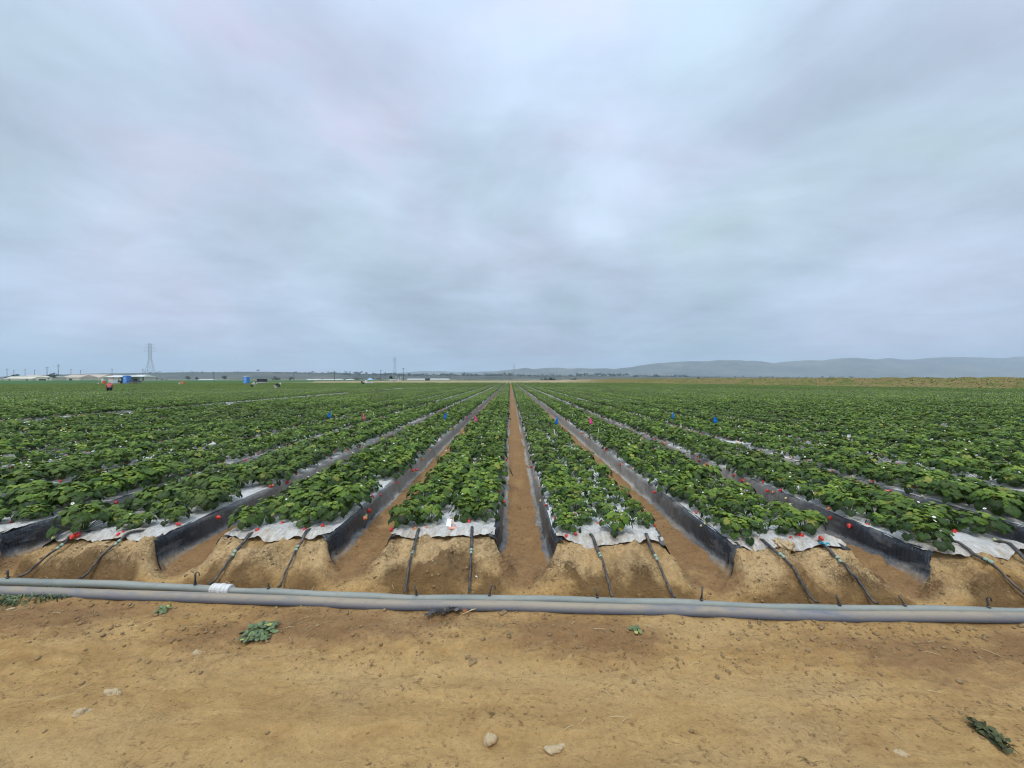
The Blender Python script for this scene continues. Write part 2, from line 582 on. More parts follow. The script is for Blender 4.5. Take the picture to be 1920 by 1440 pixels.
M['hose'] = material('grey_green_layflat', pipe_fn((0.13, 0.165, 0.155), (0.25, 0.285, 0.27), (0.40, 0.38, 0.31), 0.5))
M['pipe'] = material('blue_grey_pipe', pipe_fn((0.095, 0.12, 0.175), (0.17, 0.195, 0.24), (0.38, 0.30, 0.19), 0.8))
M['black_plastic'] = plain('black_tubing', (0.030, 0.033, 0.040), 0.45, 0.3, 30, dirt=(0.25, 0.20, 0.14), dirt_amt=0.5)
M['teal_plastic'] = plain('pale_teal_plastic', (0.26, 0.42, 0.34), 0.5, 0.15, 40, dirt=(0.4, 0.33, 0.22), dirt_amt=0.5)
M['white_plastic'] = plain('white_plastic', (0.72, 0.72, 0.70), 0.4, 0.06, 20, dirt=(0.45, 0.4, 0.33), dirt_amt=0.4)
M['blue_plastic'] = plain('blue_film', (0.012, 0.04, 0.30), 0.35, 0.2, 30)
M['flag_blue'] = plain('blue_flag_vinyl', (0.01, 0.22, 0.72), 0.5, 0.08, 9)
M['flag_pink'] = plain('pink_flag_vinyl', (0.95, 0.10, 0.36), 0.5, 0.08, 9)
M['wire'] = plain('steel_wire', (0.25, 0.25, 0.25), 0.4, 0.1, 10, metal=0.8)
M['stake_white'] = plain('white_stake', (0.74, 0.74, 0.68), 0.5, 0.05, 10)
M['stone'] = plain('pale_stone', (0.52, 0.40, 0.235), 0.95, 0.3, 30, dirt=(0.30, 0.2, 0.1), dirt_amt=0.8)
M['clod'] = plain('earth_clod', (0.26, 0.175, 0.085), 0.95, 0.3, 22)
M['straw'] = plain('dry_straw', (0.55, 0.43, 0.24), 0.8, 0.15, 20)
M['cream'] = plain('cream_wall', (0.62, 0.58, 0.46), 0.8, 0.1, 0.3)
M['roof_tan'] = plain('tan_roof', (0.50, 0.42, 0.34), 0.8, 0.1, 0.3)
M['roof_white'] = plain('white_roof', (0.70, 0.70, 0.66), 0.7, 0.06, 0.3)
M['shade_glass'] = plain('shade_and_dark_glass', (0.03, 0.03, 0.035), 0.8, 0.2, 1)  # flat near-black: painted shade of openings, and dark window glass
M['steel'] = plain('galvanised_steel', (0.27, 0.28, 0.31), 0.55, 0.1, 0.6, metal=0.2)
M['timber'] = plain('weathered_pole_timber', (0.085, 0.07, 0.06), 0.9, 0.2, 1)
M['blue_booth'] = plain('blue_booth_plastic', (0.075, 0.24, 0.60), 0.5, 0.08, 2)
M['rubber'] = plain('black_rubber', (0.02, 0.02, 0.02), 0.8, 0.2, 5)
M['machine'] = plain('dark_machine_paint', (0.035, 0.04, 0.045), 0.6, 0.2, 3)
M['machine_green'] = plain('green_machine_paint', (0.02, 0.07, 0.03), 0.5, 0.2, 3)
M['skin'] = plain('skin', (0.35, 0.19, 0.12), 0.6, 0.06, 8)
M['cloth_red'] = plain('red_jacket_cloth', (0.50, 0.11, 0.10), 0.9, 0.15, 8)
M['cloth_orange'] = plain('orange_cloth', (0.62, 0.17, 0.07), 0.9, 0.12, 8)
M['cloth_grey'] = plain('pale_grey_cloth', (0.55, 0.54, 0.50), 0.9, 0.1, 8)
M['cloth_black'] = plain('black_cloth', (0.018, 0.019, 0.025), 0.9, 0.2, 8)
M['cloth_navy'] = plain('navy_cloth', (0.03, 0.035, 0.06), 0.9, 0.2, 8)
M['cloth_white'] = plain('white_cloth', (0.72, 0.72, 0.70), 0.9, 0.05, 8)
M['cloth_blue'] = plain('pale_blue_cloth', (0.30, 0.52, 0.66), 0.9, 0.1, 8)
M['crate_orange'] = plain('orange_crate', (0.55, 0.20, 0.08), 0.6, 0.1, 6)
M['paper'] = plain('white_paper_tag', (0.78, 0.79, 0.80), 0.7, 0.04, 30)
M['peach'] = plain('peach_ribbon', (0.72, 0.36, 0.26), 0.6, 0.1, 30)
M['bark'] = plain('bark', (0.10, 0.075, 0.055), 0.95, 0.25, 3)


def tree_leaf_fn(g):
    t = attr(g, 'tint')
    col = g.ramp(t, [(0.0, (0.012, 0.028, 0.012)), (0.6, (0.032, 0.060, 0.022)), (1.0, (0.07, 0.10, 0.035))])
    return principled(g, col=col, rough=0.7, spec=0.2)


M['tree_leaf'] = material('tree_leaf', tree_leaf_fn)


def weed_fn(g):
    t = attr(g, 'tint')
    col = g.ramp(t, [(0.0, (0.075, 0.105, 0.060)), (0.5, (0.125, 0.175, 0.085)), (0.9, (0.19, 0.24, 0.11)), (1.0, (0.42, 0.40, 0.12))])
    return principled(g, col=col, rough=0.7, spec=0.25)


M['weed'] = material('dusty_weed_leaf', weed_fn)


def hill_fn(a, b, c_, sx):
    def fn(g):
        p = P(g)
        n = g.noise(g.mapv(p, (sx, sx, sx * 3)), 1.0, 6, 0.6, 0.4)
        n2 = g.noise(g.mapv(p, (sx * 5, sx * 5, sx * 5)), 1.0, 5, 0.65)
        c = g.ramp(n, [(0.3, a), (0.5, b), (0.72, c_)])
        c = g.mix(g.rng(n2, 0.52, 0.66, 0, 0.6), c, (0.05, 0.065, 0.035))
        return principled(g, col=c, rough=1.0, spec=0.0)
    return fn


M['mountain'] = material('scrub_mountain', hill_fn((0.045, 0.055, 0.040), (0.10, 0.10, 0.07), (0.19, 0.175, 0.115), 0.0016))
M['ridge'] = material('low_ridge', hill_fn((0.055, 0.07, 0.05), (0.10, 0.105, 0.085), (0.17, 0.15, 0.12), 0.004))


def bank_fn(g):
    p = P(g)
    n = g.noise(g.mapv(p, (0.22, 0.22, 1.4)), 1.0, 6, 0.65, 0.5)
    n2 = g.noise(g.mapv(p, (2.2, 2.2, 2.2)), 1.0, 6, 0.7)
    c = g.ramp(n, [(0.32, (0.115, 0.145, 0.040)), (0.46, (0.185, 0.180, 0.060)), (0.56, (0.25, 0.185, 0.085)), (0.66, (0.125, 0.15, 0.042))])
    tan = g.rng(attr(g, 'bare'), 0, 1, 0, 1)
    c = g.mix(tan, c, g.mix(n, (0.30, 0.235, 0.13), (0.46, 0.37, 0.25)))
    k = g.rng(n2, 0.3, 0.7, 0.7, 1.25)
    c = g.n('ShaderNodeVectorMath', {0: c, 'Scale': k}, operation='SCALE').outputs[0]
    return principled(g, col=c, rough=1.0, spec=0.05, normal=g.bump(n2, 0.8, 0.3))


M['bank'] = material('dry_grass_bank', bank_fn)


def crop_fn(g):
    p = P(g)
    n = g.noise(g.mapv(p, (1.6, 0.06, 1)), 1.0, 5, 0.6)
    n2 = g.noise(g.mapv(p, (0.02, 0.02, 1)), 1.0, 4, 0.6)
    c = g.mix(n, (0.030, 0.085, 0.028), (0.075, 0.165, 0.05))
    c = g.mix(g.rng(n2, 0.45, 0.7, 0, 0.4), c, (0.11, 0.16, 0.06))
    return principled(g, col=c, rough=0.9, spec=0.1, normal=g.bump(n, 0.8, 0.2))


M['crop'] = material('green_row_crop', crop_fn)

# ------------------------------------------------------------------ field layout
S = 1.6
K_MIN, K_MAX = -86, 45
FIELD_END = 150.0
BED_H = 0.30
HALF_T, HALF_B = 0.52, 0.60
FRONT = {-6: 3.83, -5: 3.85, -4: 3.74, -3: 3.62, -2: 3.66, -1: 3.68, 0: 3.55, 1: 3.44, 2: 3.31, 3: 3.27, 4: 3.25}


def xc(k):
    return 0.94 + S * k


def yfront(k):
    return FRONT.get(k, 3.85 if k < 0 else 3.25)


# hose line (contact points of the blue-grey pipe measured in the photo)
PIPE_PTS = [(-9.0, 3.42), (-6.5, 3.25), (-4.2, 3.05), (-2.38, 2.956), (-1.31, 2.874), (0.01, 2.83), (1.29, 2.77), (2.13, 2.712), (3.1, 2.685), (3.76, 2.675), (6.0, 2.66), (9.0, 2.62)]
_px = np.array([a for a, _ in PIPE_PTS])
_py = np.array([b for _, b in PIPE_PTS])


def pipe_y(x):
    s = 0
    for dx_ in (-0.5, -0.25, 0, 0.25, 0.5):
        s = s + np.interp(np.asarray(x) + dx_, _px, _py)
    return s / 5 + 0.014 * perlin(np.asarray(x, float) * 0.8 + 0.4, np.asarray(x, float) * 0 + 6.1, 31)


def hose_y(x):
    x = np.asarray(x, float)
    return pipe_y(x) + 0.112 + 0.040 * (1 - sstep(-4.0, -1.5, x)) - 0.015 * sstep(1.5, 4, x) + 0.016 * perlin(x * 0.9, x * 0 + 3.3, 5) + 0.010 * perlin(x * 2.3, x * 0 + 1.3, 6)


BANK_PATH = [(95, 5), (84, 30), (78, 52), (70, 73), (62, 95), (55, 117), (42, 137), (27, 152), (0, 160), (-40, 168), (-90, 172)]


def bank_x_limit(y):
    ys = [p_[1] for p_ in BANK_PATH[:8]]
    xs = [p_[0] for p_ in BANK_PATH[:8]]
    return np.interp(y, ys, xs) - 5.5


def soil_h(x, y, ridge=True):
    """height of the bare soil: road, trench, the earth ends of the beds, furrows"""
    x = np.asarray(x, float)
    y = np.asarray(y, float)
    x, y = np.broadcast_arrays(x, y)
    k = np.clip(np.round((x - 0.94) / S), K_MIN, K_MAX)
    u = np.abs(x - (0.94 + S * k))
    yf = np.zeros_like(x)
    for kk in np.unique(k):
        yf[k == kk] = yfront(int(kk))
    hy = hose_y(x)
    yb = hy + 0.07
    wob = 0.09 * fbm(x * 1.7, y * 0.8, 3, 21)
    yt = yf - 0.10 + wob * 0.7
    r = np.clip((y - yb) / np.maximum(yt - yb, 0.2), 0, 1)
    front_w = 1 - sstep(yf - 0.20, yf - 0.02, y)
    # bulging earth face
    ramp_ = (0.22 * r + 0.78 * (1 - (1 - r) ** 3.0))
    ramp_ = ramp_ * sstep(0, 0.10, r) * (0.93 + 0.16 * fbm(x * 3.1, y * 2.0, 3, 141) * front_w)
    front = 1 - sstep(yf - 0.36, yf - 0.10, y)
    top = 0.50 * front + 0.50 * (1 - front)
    bot = 0.79 * front + 0.555 * (1 - front)
    bot = bot + 0.05 * fbm(x * 3, y * 3, 2, 8) * front
    prof = 1 - sstep(0, 1, (u - top + 0.06 * front * fbm(x * 4.0, y * 4.0, 2, 4)) / (bot - top))
    round_ = 1 - 0.16 * (u / 0.55) ** 2 * front
    bed = (0.262 + 0.033 * sstep(yf - 0.16, yf + 0.02, y)) * prof * ramp_ * np.clip(round_, 0, 1)
    bed = bed * (1 - sstep(yf + 0.7, yf + 1.0, y))
    lump = 0.052 * fbm(x * 4.0, y * 4.0, 4, 33) + 0.028 * np.abs(fbm(x * 10, y * 10, 3, 51)) + 0.024 * fbm(x * 22, y * 22, 3, 61)
    onm = prof * sstep(0.02, 0.3, r) * (1 - sstep(yf - 0.25, yf - 0.05, y))
    z = bed + lump * onm
    if ridge:
        rid = np.clip(fbm(x * 2.6 + 1.7, y * 0, 3, 161) + 0.22, 0, 0.9) * (0.75 + 0.6 * fbm(x * 13, y * 13, 2, 162))
        z = z + 0.085 * np.clip(rid, 0, 1) * np.exp(-((y - (yf - 0.145)) / 0.045) ** 2) * prof
    # hollows worn into the earth face
    pit = sstep(0.35, 0.75, fbm(x * 2.3 + 5, y * 3.1, 3, 71)) * onm
    z = z - 0.05 * pit
    clod = np.clip(fbm(x * 6.5, y * 6.5, 2, 131), 0, 1) ** 1.5 * onm
    z = z + 0.034 * clod
    z = z + (0.020 + 0.03 * np.clip(fbm(x * 2.0, y * 1.3, 3, 151), 0, 1)) * np.exp(-((u - 0.615) / 0.055) ** 2) * sstep(yf - 0.05, yf + 0.2, y)
    furrow = (1 - prof) * sstep(0.0, 0.3, y - hy)
    z = z + furrow * (0.026 * fbm(x * 4, y * 3.2, 4, 91) + 0.020 * np.abs(fbm(x * 12, y * 9, 3, 12)))
    z = z + (1 - prof) * 0.062 * sstep(0.15, 0.75, y - hy) * (1 - sstep(8, 26, y))
    road = 1 - sstep(-0.25, 0.05, y - pipe_y(x))
    tracks = 0.012 * fbm(x * 0.25, y * 2.1, 3, 44) + 0.008 * perlin(x * 0.2, y * 5.5, 45)
    rough_band = sstep(1.9, 2.4, y) * sstep(-0.1, 0.35, pipe_y(x) - y)
    z = z + road * (tracks + (0.006 + 0.014 * rough_band) * fbm(x * 7, y * 9, 4, 14) + (0.004 + 0.006 * rough_band) * fbm(x * 24, y * 26, 3, 15) + 0.014 * rough_band * np.clip(fbm(x * 5, y * 7, 3, 19), 0, 1))
    wb = worn_band(x, y)
    tread = np.sign(np.sin((x + 0.25 * y) * 2 * np.pi / 0.085)) * sstep(0.15, 0.5, fbm(x * 0.8, y * 2.5, 2, 616))
    z = z + road * wb * (0.0035 * tread - 0.006)
    # ledges pressed by tyres
    for y0, amp_, sd0 in ((2.10, 0.010, 1), (1.86, 0.008, 2), (1.55, 0.010, 3)):
        yl = y0 - 0.03 * x + 0.05 * perlin(x * 0.5, x * 0, sd0) + 0.012 * perlin(x * 5, x * 0, sd0 + 5)
        on = sstep(-0.1, 0.35, fbm(x * 0.6 + sd0, x * 0, 2, sd0 + 9) + 0.15)
        z = z + road * on * amp_ * sstep(-0.012, 0.012, y - yl) * (1 - sstep(0.0, 0.16, y - yl))
    # soil banked against the near pipe
    z = z + 0.026 * np.exp(-((y - pipe_y(x) + 0.04) / 0.05) ** 2) * (0.6 + 0.8 * fbm(x * 3, y, 2, 23))
    return z


def worn_band(x, y):
    d_ = pipe_y(x) - y
    w = np.exp(-((d_ - 0.62) / 0.15) ** 2) + np.exp(-((d_ - 1.22) / 0.22) ** 2)
    return np.clip(w * (0.55 + 0.7 * fbm(x * 0.5, y * 1.1, 3, 606)), 0, 1)


def soil_fields(x, y):
    k = np.clip(np.round((x - 0.94) / S), K_MIN, K_MAX)
    u = np.abs(x - (0.94 + S * k))
    yf = np.zeros_like(x)
    for kk in np.unique(k):
        yf[k == kk] = yfront(int(kk))
    hy = hose_y(x)
    r = (y - hy - 0.05) / np.maximum(yf - 0.13 - hy - 0.05, 0.2)
    n = fbm(x * 2.2, y * 2.0, 3, 101)
    s1 = np.exp(-((x - (0.94 + S * k) + 0.02 - 0.22 * perlin(k * 3.7, k * 0, 3)) / 0.27) ** 2)
    wet = np.clip(0.80 - 1.5 * r + 0.50 * s1 + 0.95 * n, 0, 1) * (r > -0.6) * (1 - sstep(0.85, 1.2, r))
    wet = wet * (1 - sstep(0.50, 0.78, u + 0.1 * n)) * sstep(-0.25, 0.05, r)
    wet = wet + 0.30 * np.clip(0.6 + n, 0, 1) * sstep(-0.5, -0.1, r) * (1 - sstep(0.2, 0.6, r))
    deep = sstep(0.2, 0.6, y - yf) * 0.28 * np.clip(0.6 + 0.8 * n, 0, 1)
    wet = np.clip(wet + deep * (u > 0.5), 0, 1)
    crust = sstep(0.1, 0.5, r) * (1 - sstep(1.0, 1.3, r)) * (1 - sstep(0.62, 0.85, u)) * np.clip(0.9 + 0.8 * fbm(x * 1.6, y * 2.2, 2, 202), 0, 1)
    rd = 1 - sstep(-0.2, 0.0, y - hy)
    crust = crust + rd * 0.42 * np.clip(fbm(x * 0.9, y * 2.0, 3, 303) + 0.1, 0, 1)
    d_ = pipe_y(x) - y
    br = np.exp(-((d_ - 0.22) / 0.26) ** 2) * np.clip(0.62 + 0.85 * fbm(x * 0.9, y * 1.6, 3, 404), 0, 1)
    br = br + 0.55 * np.clip(fbm(x * 0.5 + 3, y * 1.3, 3, 405), 0, 1) * (d_ > 0)
    br = br + sstep(0.1, 0.3, y - hy) * sstep(0.50, 0.62, u) * (0.98 + 0.4 * fbm(x * 3, y * 2, 3, 407))
    return wet, np.clip(crust, 0, 1), np.clip(br, 0, 1), worn_band(x, y)


def graded(a, b, start, ratio):
    out = [a]
    s_ = start
    while out[-1] < b:
        out.append(out[-1] + s_)
        s_ *= ratio
    return out


def build_ground():
    core = list(np.arange(-7.2, 7.2001, 0.0185))
    wing = graded(7.2, 12000, 0.05, 1.16)[1:]
    xs = np.array([-w for w in wing][::-1] + core + wing)
    yc = list(np.arange(1.25, 4.95, 0.0165))
    front_ = [1.25 - (v - 1.25) for v in graded(1.25, 300, 0.05, 1.25)[1:]]
    back_ = graded(yc[-1], 10500, 0.05, 1.13)[1:]
    ys = np.array(front_[::-1] + yc + back_)
    X, Y = np.meshgrid(xs, ys)
    Z = soil_h(X, Y)
    near = (np.abs(X) < 60) & (Y > -20) & (Y < 40)
    Z = np.where(near, Z, 0.0)
    wet, crust, brown, worn = soil_fields(X, Y)
    wet = np.where(Y > 160, 0, wet)
    crust = np.where(Y > 160, 0, crust)
    o = grid_mesh('ground', X, Y, Z, [M['soil']], {'wet': wet, 'crust': crust, 'brown': np.where(Y > 160, 0, brown), 'worn': worn})
    tag(o, 'bare sandy brown soil of the road and furrows', 'ground', kind='structure')


build_ground()

# ------------------------------------------------------------------ mulched beds


def film_z(u, x, y, yf):
    """height of the plastic over a bed"""
    crown = BED_H + 0.016 * (1 - (u / HALF_T) ** 2)
    wr = 0.010 * fbm(x * 6, y * 1.6, 3, 77) + 0.006 * fbm(x * 16, y * 3.5, 3, 78)
    lip = 1 - sstep(yf - 0.16, yf + 0.06, y)
    wr = wr + lip * 0.012 * fbm(x * 9, y * 5, 3, 79)
    full = crown + wr
    e = np.clip((y - (yf - 0.17)) / 0.16, 0, 1)
    roll = np.sqrt(np.clip(1 - (1 - e) ** 2, 0, 1))
    bunch = (1 - sstep(yf - 0.10, yf + 0.16, y)) * (0.036 * fbm(x * 6.0, y * 3.0, 3, 80) + 0.026 * np.abs(fbm(x * 17 + y * 6, y * 7, 2, 81)))
    drop = soil_h(x, y, False) + 0.010 + 0.03 * e * (1 - e)
    return np.where(y < yf + 0.25, np.maximum(drop, 0.235 + (full + bunch - 0.235) * roll), full)


def side_name(k):
    if k >= 0:
        return ordinal(k + 1), 'embankment side'
    return ordinal(-k), 'tower side'


BED_GROUP = 'plastic covered beds of the strawberry field'


def bed_ys(yf):
    a = list(np.arange(yf - 0.15, yf + 0.16, 0.012)) + list(np.arange(yf + 0.16, yf + 3.2, 0.035))
    b = graded(a[-1], FIELD_END, 0.05, 1.12)[1:]
    b[-1] = FIELD_END
    return np.array(a + b)


def build_near_bed(k):
    yf = yfront(k)
    root = empty('mulched_bed', (xc(k), yf, 0))
    od, sd_ = side_name(k)
    tag(root, f'bed under white and black plastic, {od} on the {sd_} of central furrow', 'raised bed', BED_GROUP)
    ys = bed_ys(yf)
    us = np.linspace(-HALF_T, HALF_T, 45)
    U, Y = np.meshgrid(us, ys)
    # ragged front edge
    v = np.clip((Y - (yf - 0.15)) / 0.6, 0, 1)
    edge = 0.050 * fbm(U * 3.2 + k * 7.7, U * 0 + k, 2, 5) + 0.006 * fbm(U * 15, U * 0 + k, 2, 6)
    corner = 0.05 * np.clip(np.abs(U) / HALF_T, 0, 1) ** 3
    Y = Y + (1 - v) * (edge + corner)
    lip = 1 - sstep(yf - 0.12, yf + 0.22, Y)
    X = xc(k) + U * (1 - 0.03 * lip)
    Z = film_z(U, X, Y, yf)
    o = grid_mesh('top_film', X, Y, Z, [M['top_film']], {'lip': lip})
    o.parent = root
    o.matrix_parent_inverse = Matrix.Translation(-root.location)
    for sgn in (-1, 1):
        prof = [(HALF_T - 0.022, BED_H + 0.004), (HALF_T + 0.004, BED_H - 0.002), (HALF_T + 0.022, BED_H - 0.022), (HALF_T + 0.030, BED_H - 0.055), (HALF_T + 0.038, 0.20), (HALF_T + 0.046, 0.155), (HALF_T + 0.054, 0.11), (HALF_T + 0.064, 0.07), (HALF_T + 0.078, 0.035), (HALF_T + 0.102, 0.010), (HALF_T + 0.138, -0.012)]
        pu = np.array([a for a, _ in prof])
        pz = np.array([b for _, b in prof])
        T, Y = np.meshgrid(np.arange(len(prof)), ys)
        U = pu[T]
        Z = pz[T].copy()
        f_ = T / (len(prof) - 1)
        v = np.clip((Y - (yf - 0.15)) / 0.6, 0, 1)
        Y = Y + (1 - v) * (0.015 - 0.05 * f_ + 0.03 * fbm(f_ * 3 + k * 3.1, f_ * 0 + sgn, 2, 9))
        turn = 1 - sstep(yf - 0.10, yf + 0.20, Y)
        wr = 0.014 * fbm(Y * 2.4, f_ * 2.2 + k * 5, 4, 15 + sgn) + 0.014 * fbm(Y * 10 + f_ * 5, f_ * 3.0 + k, 3, 25)
        Uw = U + wr * (0.3 + f_) - turn ** 2 * 0.045
        X = xc(k) + sgn * Uw
        Z = Z + 0.006 * fbm(Y * 5, f_ * 4 + k, 2, 35)
        base = soil_h(X, Y)
        Z = np.maximum(Z, np.where(f_ < 0.95, base + 0.008 + 0.012 * turn, -0.02)) if k is not None else Z
        top0 = film_z(np.full_like(U, HALF_T), X, Y, yf)
        Z = np.minimum(Z, top0 + 0.004)
        if sgn < 0:
            X, Y, Z = X[:, ::-1], Y[:, ::-1], Z[:, ::-1]
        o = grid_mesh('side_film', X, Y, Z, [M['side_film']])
        o.parent = root
        o.matrix_parent_inverse = Matrix.Translation(-root.location)
    return root


NEAR_BEDS = range(-6, 5)
for k in NEAR_BEDS:
    build_near_bed(k)


def far_bed_mesh():
    prof = [(-0.645, -0.012), (-0.60, 0.035), (-0.566, 0.155), (-0.545, 0.27), (-0.52, 0.30), (-0.2, 0.314), (0.2, 0.314), (0.52, 0.30), (0.545, 0.27), (0.566, 0.155), (0.60, 0.035), (0.645, -0.012)]
    ys = np.array(graded(3.5, FIELD_END, 0.25, 1.09))
    ys[-1] = FIELD_END
    T, Y = np.meshgrid(np.arange(len(prof)), ys)
    U = np.array([a for a, _ in prof])[T] + 0.012 * fbm(Y * 1.7, T * 0.7, 3, 3)
    Z = np.array([b for _, b in prof])[T] + 0.008 * fbm(Y * 2.3, T * 0.9, 2, 4)
    mi = np.zeros((len(ys) - 1, len(prof) - 1), int)
    mi[:, :4] = 1
    mi[:, 7:] = 1
    return U, Y, Z, mi


U_, Y_, Z_, mi_ = far_bed_mesh()
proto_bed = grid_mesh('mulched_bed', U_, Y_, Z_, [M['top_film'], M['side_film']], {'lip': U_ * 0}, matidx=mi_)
first = True
for k in range(K_MIN, K_MAX + 1):
    if k in NEAR_BEDS:
        continue
    o = proto_bed if first else proto_bed.copy()
    if not first:
        C.objects.link(o)
    first = False
    o.location = (xc(k), 0, 0)
    od, sd_ = side_name(k)
    extra = ', plastic showing bare' if k == -11 else ''
    tag(o, f'plastic covered bed, {od} on the {sd_} of the central furrow{extra}', 'raised bed', BED_GROUP)

# ------------------------------------------------------------------ strawberry plants
NV = 8


def leaflet(mb, base, dirv, normal, L, W, tint, steps=5, cross=4, fold=0.28, droop=0.35, teeth=0.05, mi=0, seed=0):
    d = dirv.normalized()
    n = normal - d * normal.dot(d)
    if n.length < 1e-4:
        n = Vector((0, 0, 1)) - d * d.z
    n.normalize()
    x = d.cross(n).normalized()
    vs = []
    fs = []
    at = []
    nc = cross + 1
    for i in range(steps + 1):
        t = i / steps
        w = W * (math.sin(math.pi * min(1, (0.10 + 0.84 * t) ** 0.95)) ** 0.62)
        if i == steps:
            w = W * 0.42
        jag = 1 + (teeth if i % 2 else -teeth)
        for j in range(nc):
            s_ = -1 + 2 * j / cross
            edge = jag if abs(s_) > 0.99 else 1
            off = x * (s_ * w * edge) + d * (t * L - 0.10 * L * abs(s_) * t) + n * (fold * abs(s_) * w - droop * L * t * t * 0.5 - 0.20 * W * s_ * s_ * (s_ * s_))
            vs.append(base + off)
            at.append(min(1, max(0, tint + 0.07 * (0.5 - abs(s_)))))
    for i in range(steps):
        for j in range(cross):
            a = i * nc + j
            fs.append((a, a + 1, a + nc + 1, a + nc))
    mb.add(vs, fs, mi, at)


def plant_mesh(seed, nleaf=34, steps=5, cross=4, petiole=True, mat_leaf=0, mb=None, origin=Vector((0, 0, 0)), size=1.0, single=False):
    r = random.Random(seed)
    mb = mb or MB()
    az0 = r.uniform(0, 6.28)
    for i in range(nleaf):
        q = (i + 0.5) / nleaf                       # 0 inner .. 1 outer
        az = az0 + i * 2.39996 + r.uniform(-0.35, 0.35)
        el = R(82 - 66 * q ** 0.85 + r.uniform(-9, 9))
        ln = (0.125 + 0.075 * q + r.uniform(-0.028, 0.028)) * size
        out = Vector((math.cos(az), math.sin(az), 0))
        tip = origin + out * (ln * math.cos(el) + 0.012) + Vector((0, 0, max(0.035 * size, ln * math.sin(el) * 1.36)))
        tilt = R(6 - 66 * q + r.uniform(-16, 16))
        az2 = az + r.uniform(-0.4, 0.4)
        o2 = Vector((math.cos(az2), math.sin(az2), 0))
        d = o2 * math.cos(tilt) + Vector((0, 0, math.sin(tilt)))
        n = -o2 * math.sin(tilt) + Vector((0, 0, math.cos(tilt)))
        n = (n + Vector((r.uniform(-.3, .3), r.uniform(-.3, .3), 0))).normalized()
        L = r.uniform(0.041, 0.064) * size * (1.0 if q > 0.15 else 0.75)
        W = L * r.uniform(0.52, 0.62)
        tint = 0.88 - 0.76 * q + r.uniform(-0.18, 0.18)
        if r.random() < 0.012:
            tint = 1.0
        if petiole and q > 0.1:
            mid = origin + out * (ln * math.cos(el) * 0.45) + Vector((0, 0, ln * math.sin(el) * 0.62))
            mb.tube([origin + out * 0.01, mid, tip], 0.0022, 3, 1, False, 0.5)
        x = d.cross(n).normalized()
        if single:
            leaflet(mb, tip - d * L * 0.35, d, n, L * 1.45, W * 1.8, tint, steps, cross, 0.12, 0.45, 0.0, mat_leaf)
        else:
            leaflet(mb, tip, d, n, L, W, tint, steps, cross, mi=mat_leaf)
            for s_ in (-1, 1):
                a = R(78 + r.uniform(-10, 10)) * s_
                dl = d * math.cos(a) + x * math.sin(a)
                leaflet(mb, tip, dl, n + x * s_ * 0.12, L * 0.92, W * 0.96, tint - 0.03, steps, cross, mi=mat_leaf)
    return mb


def berry_into(mb, c, dirv, size, tint, mi, mi_calyx, seed, rings=6, n=9):
    d = dirv.normalized()
    up = Vector((0, 0, 1)) if abs(d.z) < 0.9 else Vector((1, 0, 0))
    x = d.cross(up).normalized()
    y = x.cross(d)
    prof = [(0.0, 0.30), (0.10, 0.80), (0.28, 1.0), (0.52, 0.88), (0.78, 0.55), (0.95, 0.20)][:rings]
    vs = []
    for t, rr in prof:
        for k in range(n):
            a = 2 * math.pi * k / n
            vs.append(c + d * (t * size * 2.3) + (x * math.cos(a) + y * math.sin(a)) * rr * size)
    fs = []
    for i in range(len(prof) - 1):
        for k in range(n):
            fs.append((i * n + k, i * n + (k + 1) % n, (i + 1) * n + (k + 1) % n, (i + 1) * n + k))
    fs.append(tuple(range(n)))
    fs.append(tuple((len(prof) - 1) * n + k for k in range(n))[::-1])
    mb.add(vs, fs, mi, tint)
    for k in range(6):
        a = 2 * math.pi * k / 6
        o_ = x * math.cos(a) + y * math.sin(a)
        s_ = x * -math.sin(a) + y * math.cos(a)
        mb.add([c - d * size * 0.05 + s_ * size * 0.25, c - d * size * 0.05 - s_ * size * 0.25, c + o_ * size * 1.15 + d * size * 0.28], [(0, 1, 2)], mi_calyx, 0.8)


def flower_into(mb, c, nrm, size, mi_petal, mi_centre, seed):
    r = random.Random(seed)
    n = nrm.normalized()
    x = n.cross(Vector((0.3, 0.9, 0.1))).normalized()
    y = n.cross(x)
    a0 = r.uniform(0, 6)
    for k in range(5):
        a = a0 + 2 * math.pi * k / 5
        o_ = x * math.cos(a) + y * math.sin(a)
        s_ = x * -math.sin(a) + y * math.cos(a)
        vs = [c + o_ * size * 0.15, c + o_ * size * 0.5 + s_ * size * 0.42 + n * size * .1, c + o_ * size * 0.95 + s_ * size * 0.28 + n * size * .2, c + o_ * size * 0.95 - s_ * size * 0.28 + n * size * .2, c + o_ * size * 0.5 - s_ * size * 0.42 + n * size * .1]
        mb.add(vs, [(0, 1, 2, 3, 4)], mi_petal, 0.5)
    ring = [c + (x * math.cos(2 * math.pi * k / 7) + y * math.sin(2 * math.pi * k / 7)) * size * 0.24 + n * size * 0.12 for k in range(7)]
    mb.add(ring + [c + n * size * 0.3], [(k, (k + 1) % 7, 7) for k in range(7)], mi_centre, 0.5)


foliage_meshes = []
for i in range(NV):
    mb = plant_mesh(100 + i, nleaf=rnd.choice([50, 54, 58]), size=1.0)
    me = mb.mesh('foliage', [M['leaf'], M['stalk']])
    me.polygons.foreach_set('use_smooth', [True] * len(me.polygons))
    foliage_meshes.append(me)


def solo_mesh(fn, name, mats):
    mb = MB()
    fn(mb)
    me = mb.mesh(name, mats)
    me.polygons.foreach_set('use_smooth', [True] * len(me.polygons))
    return me


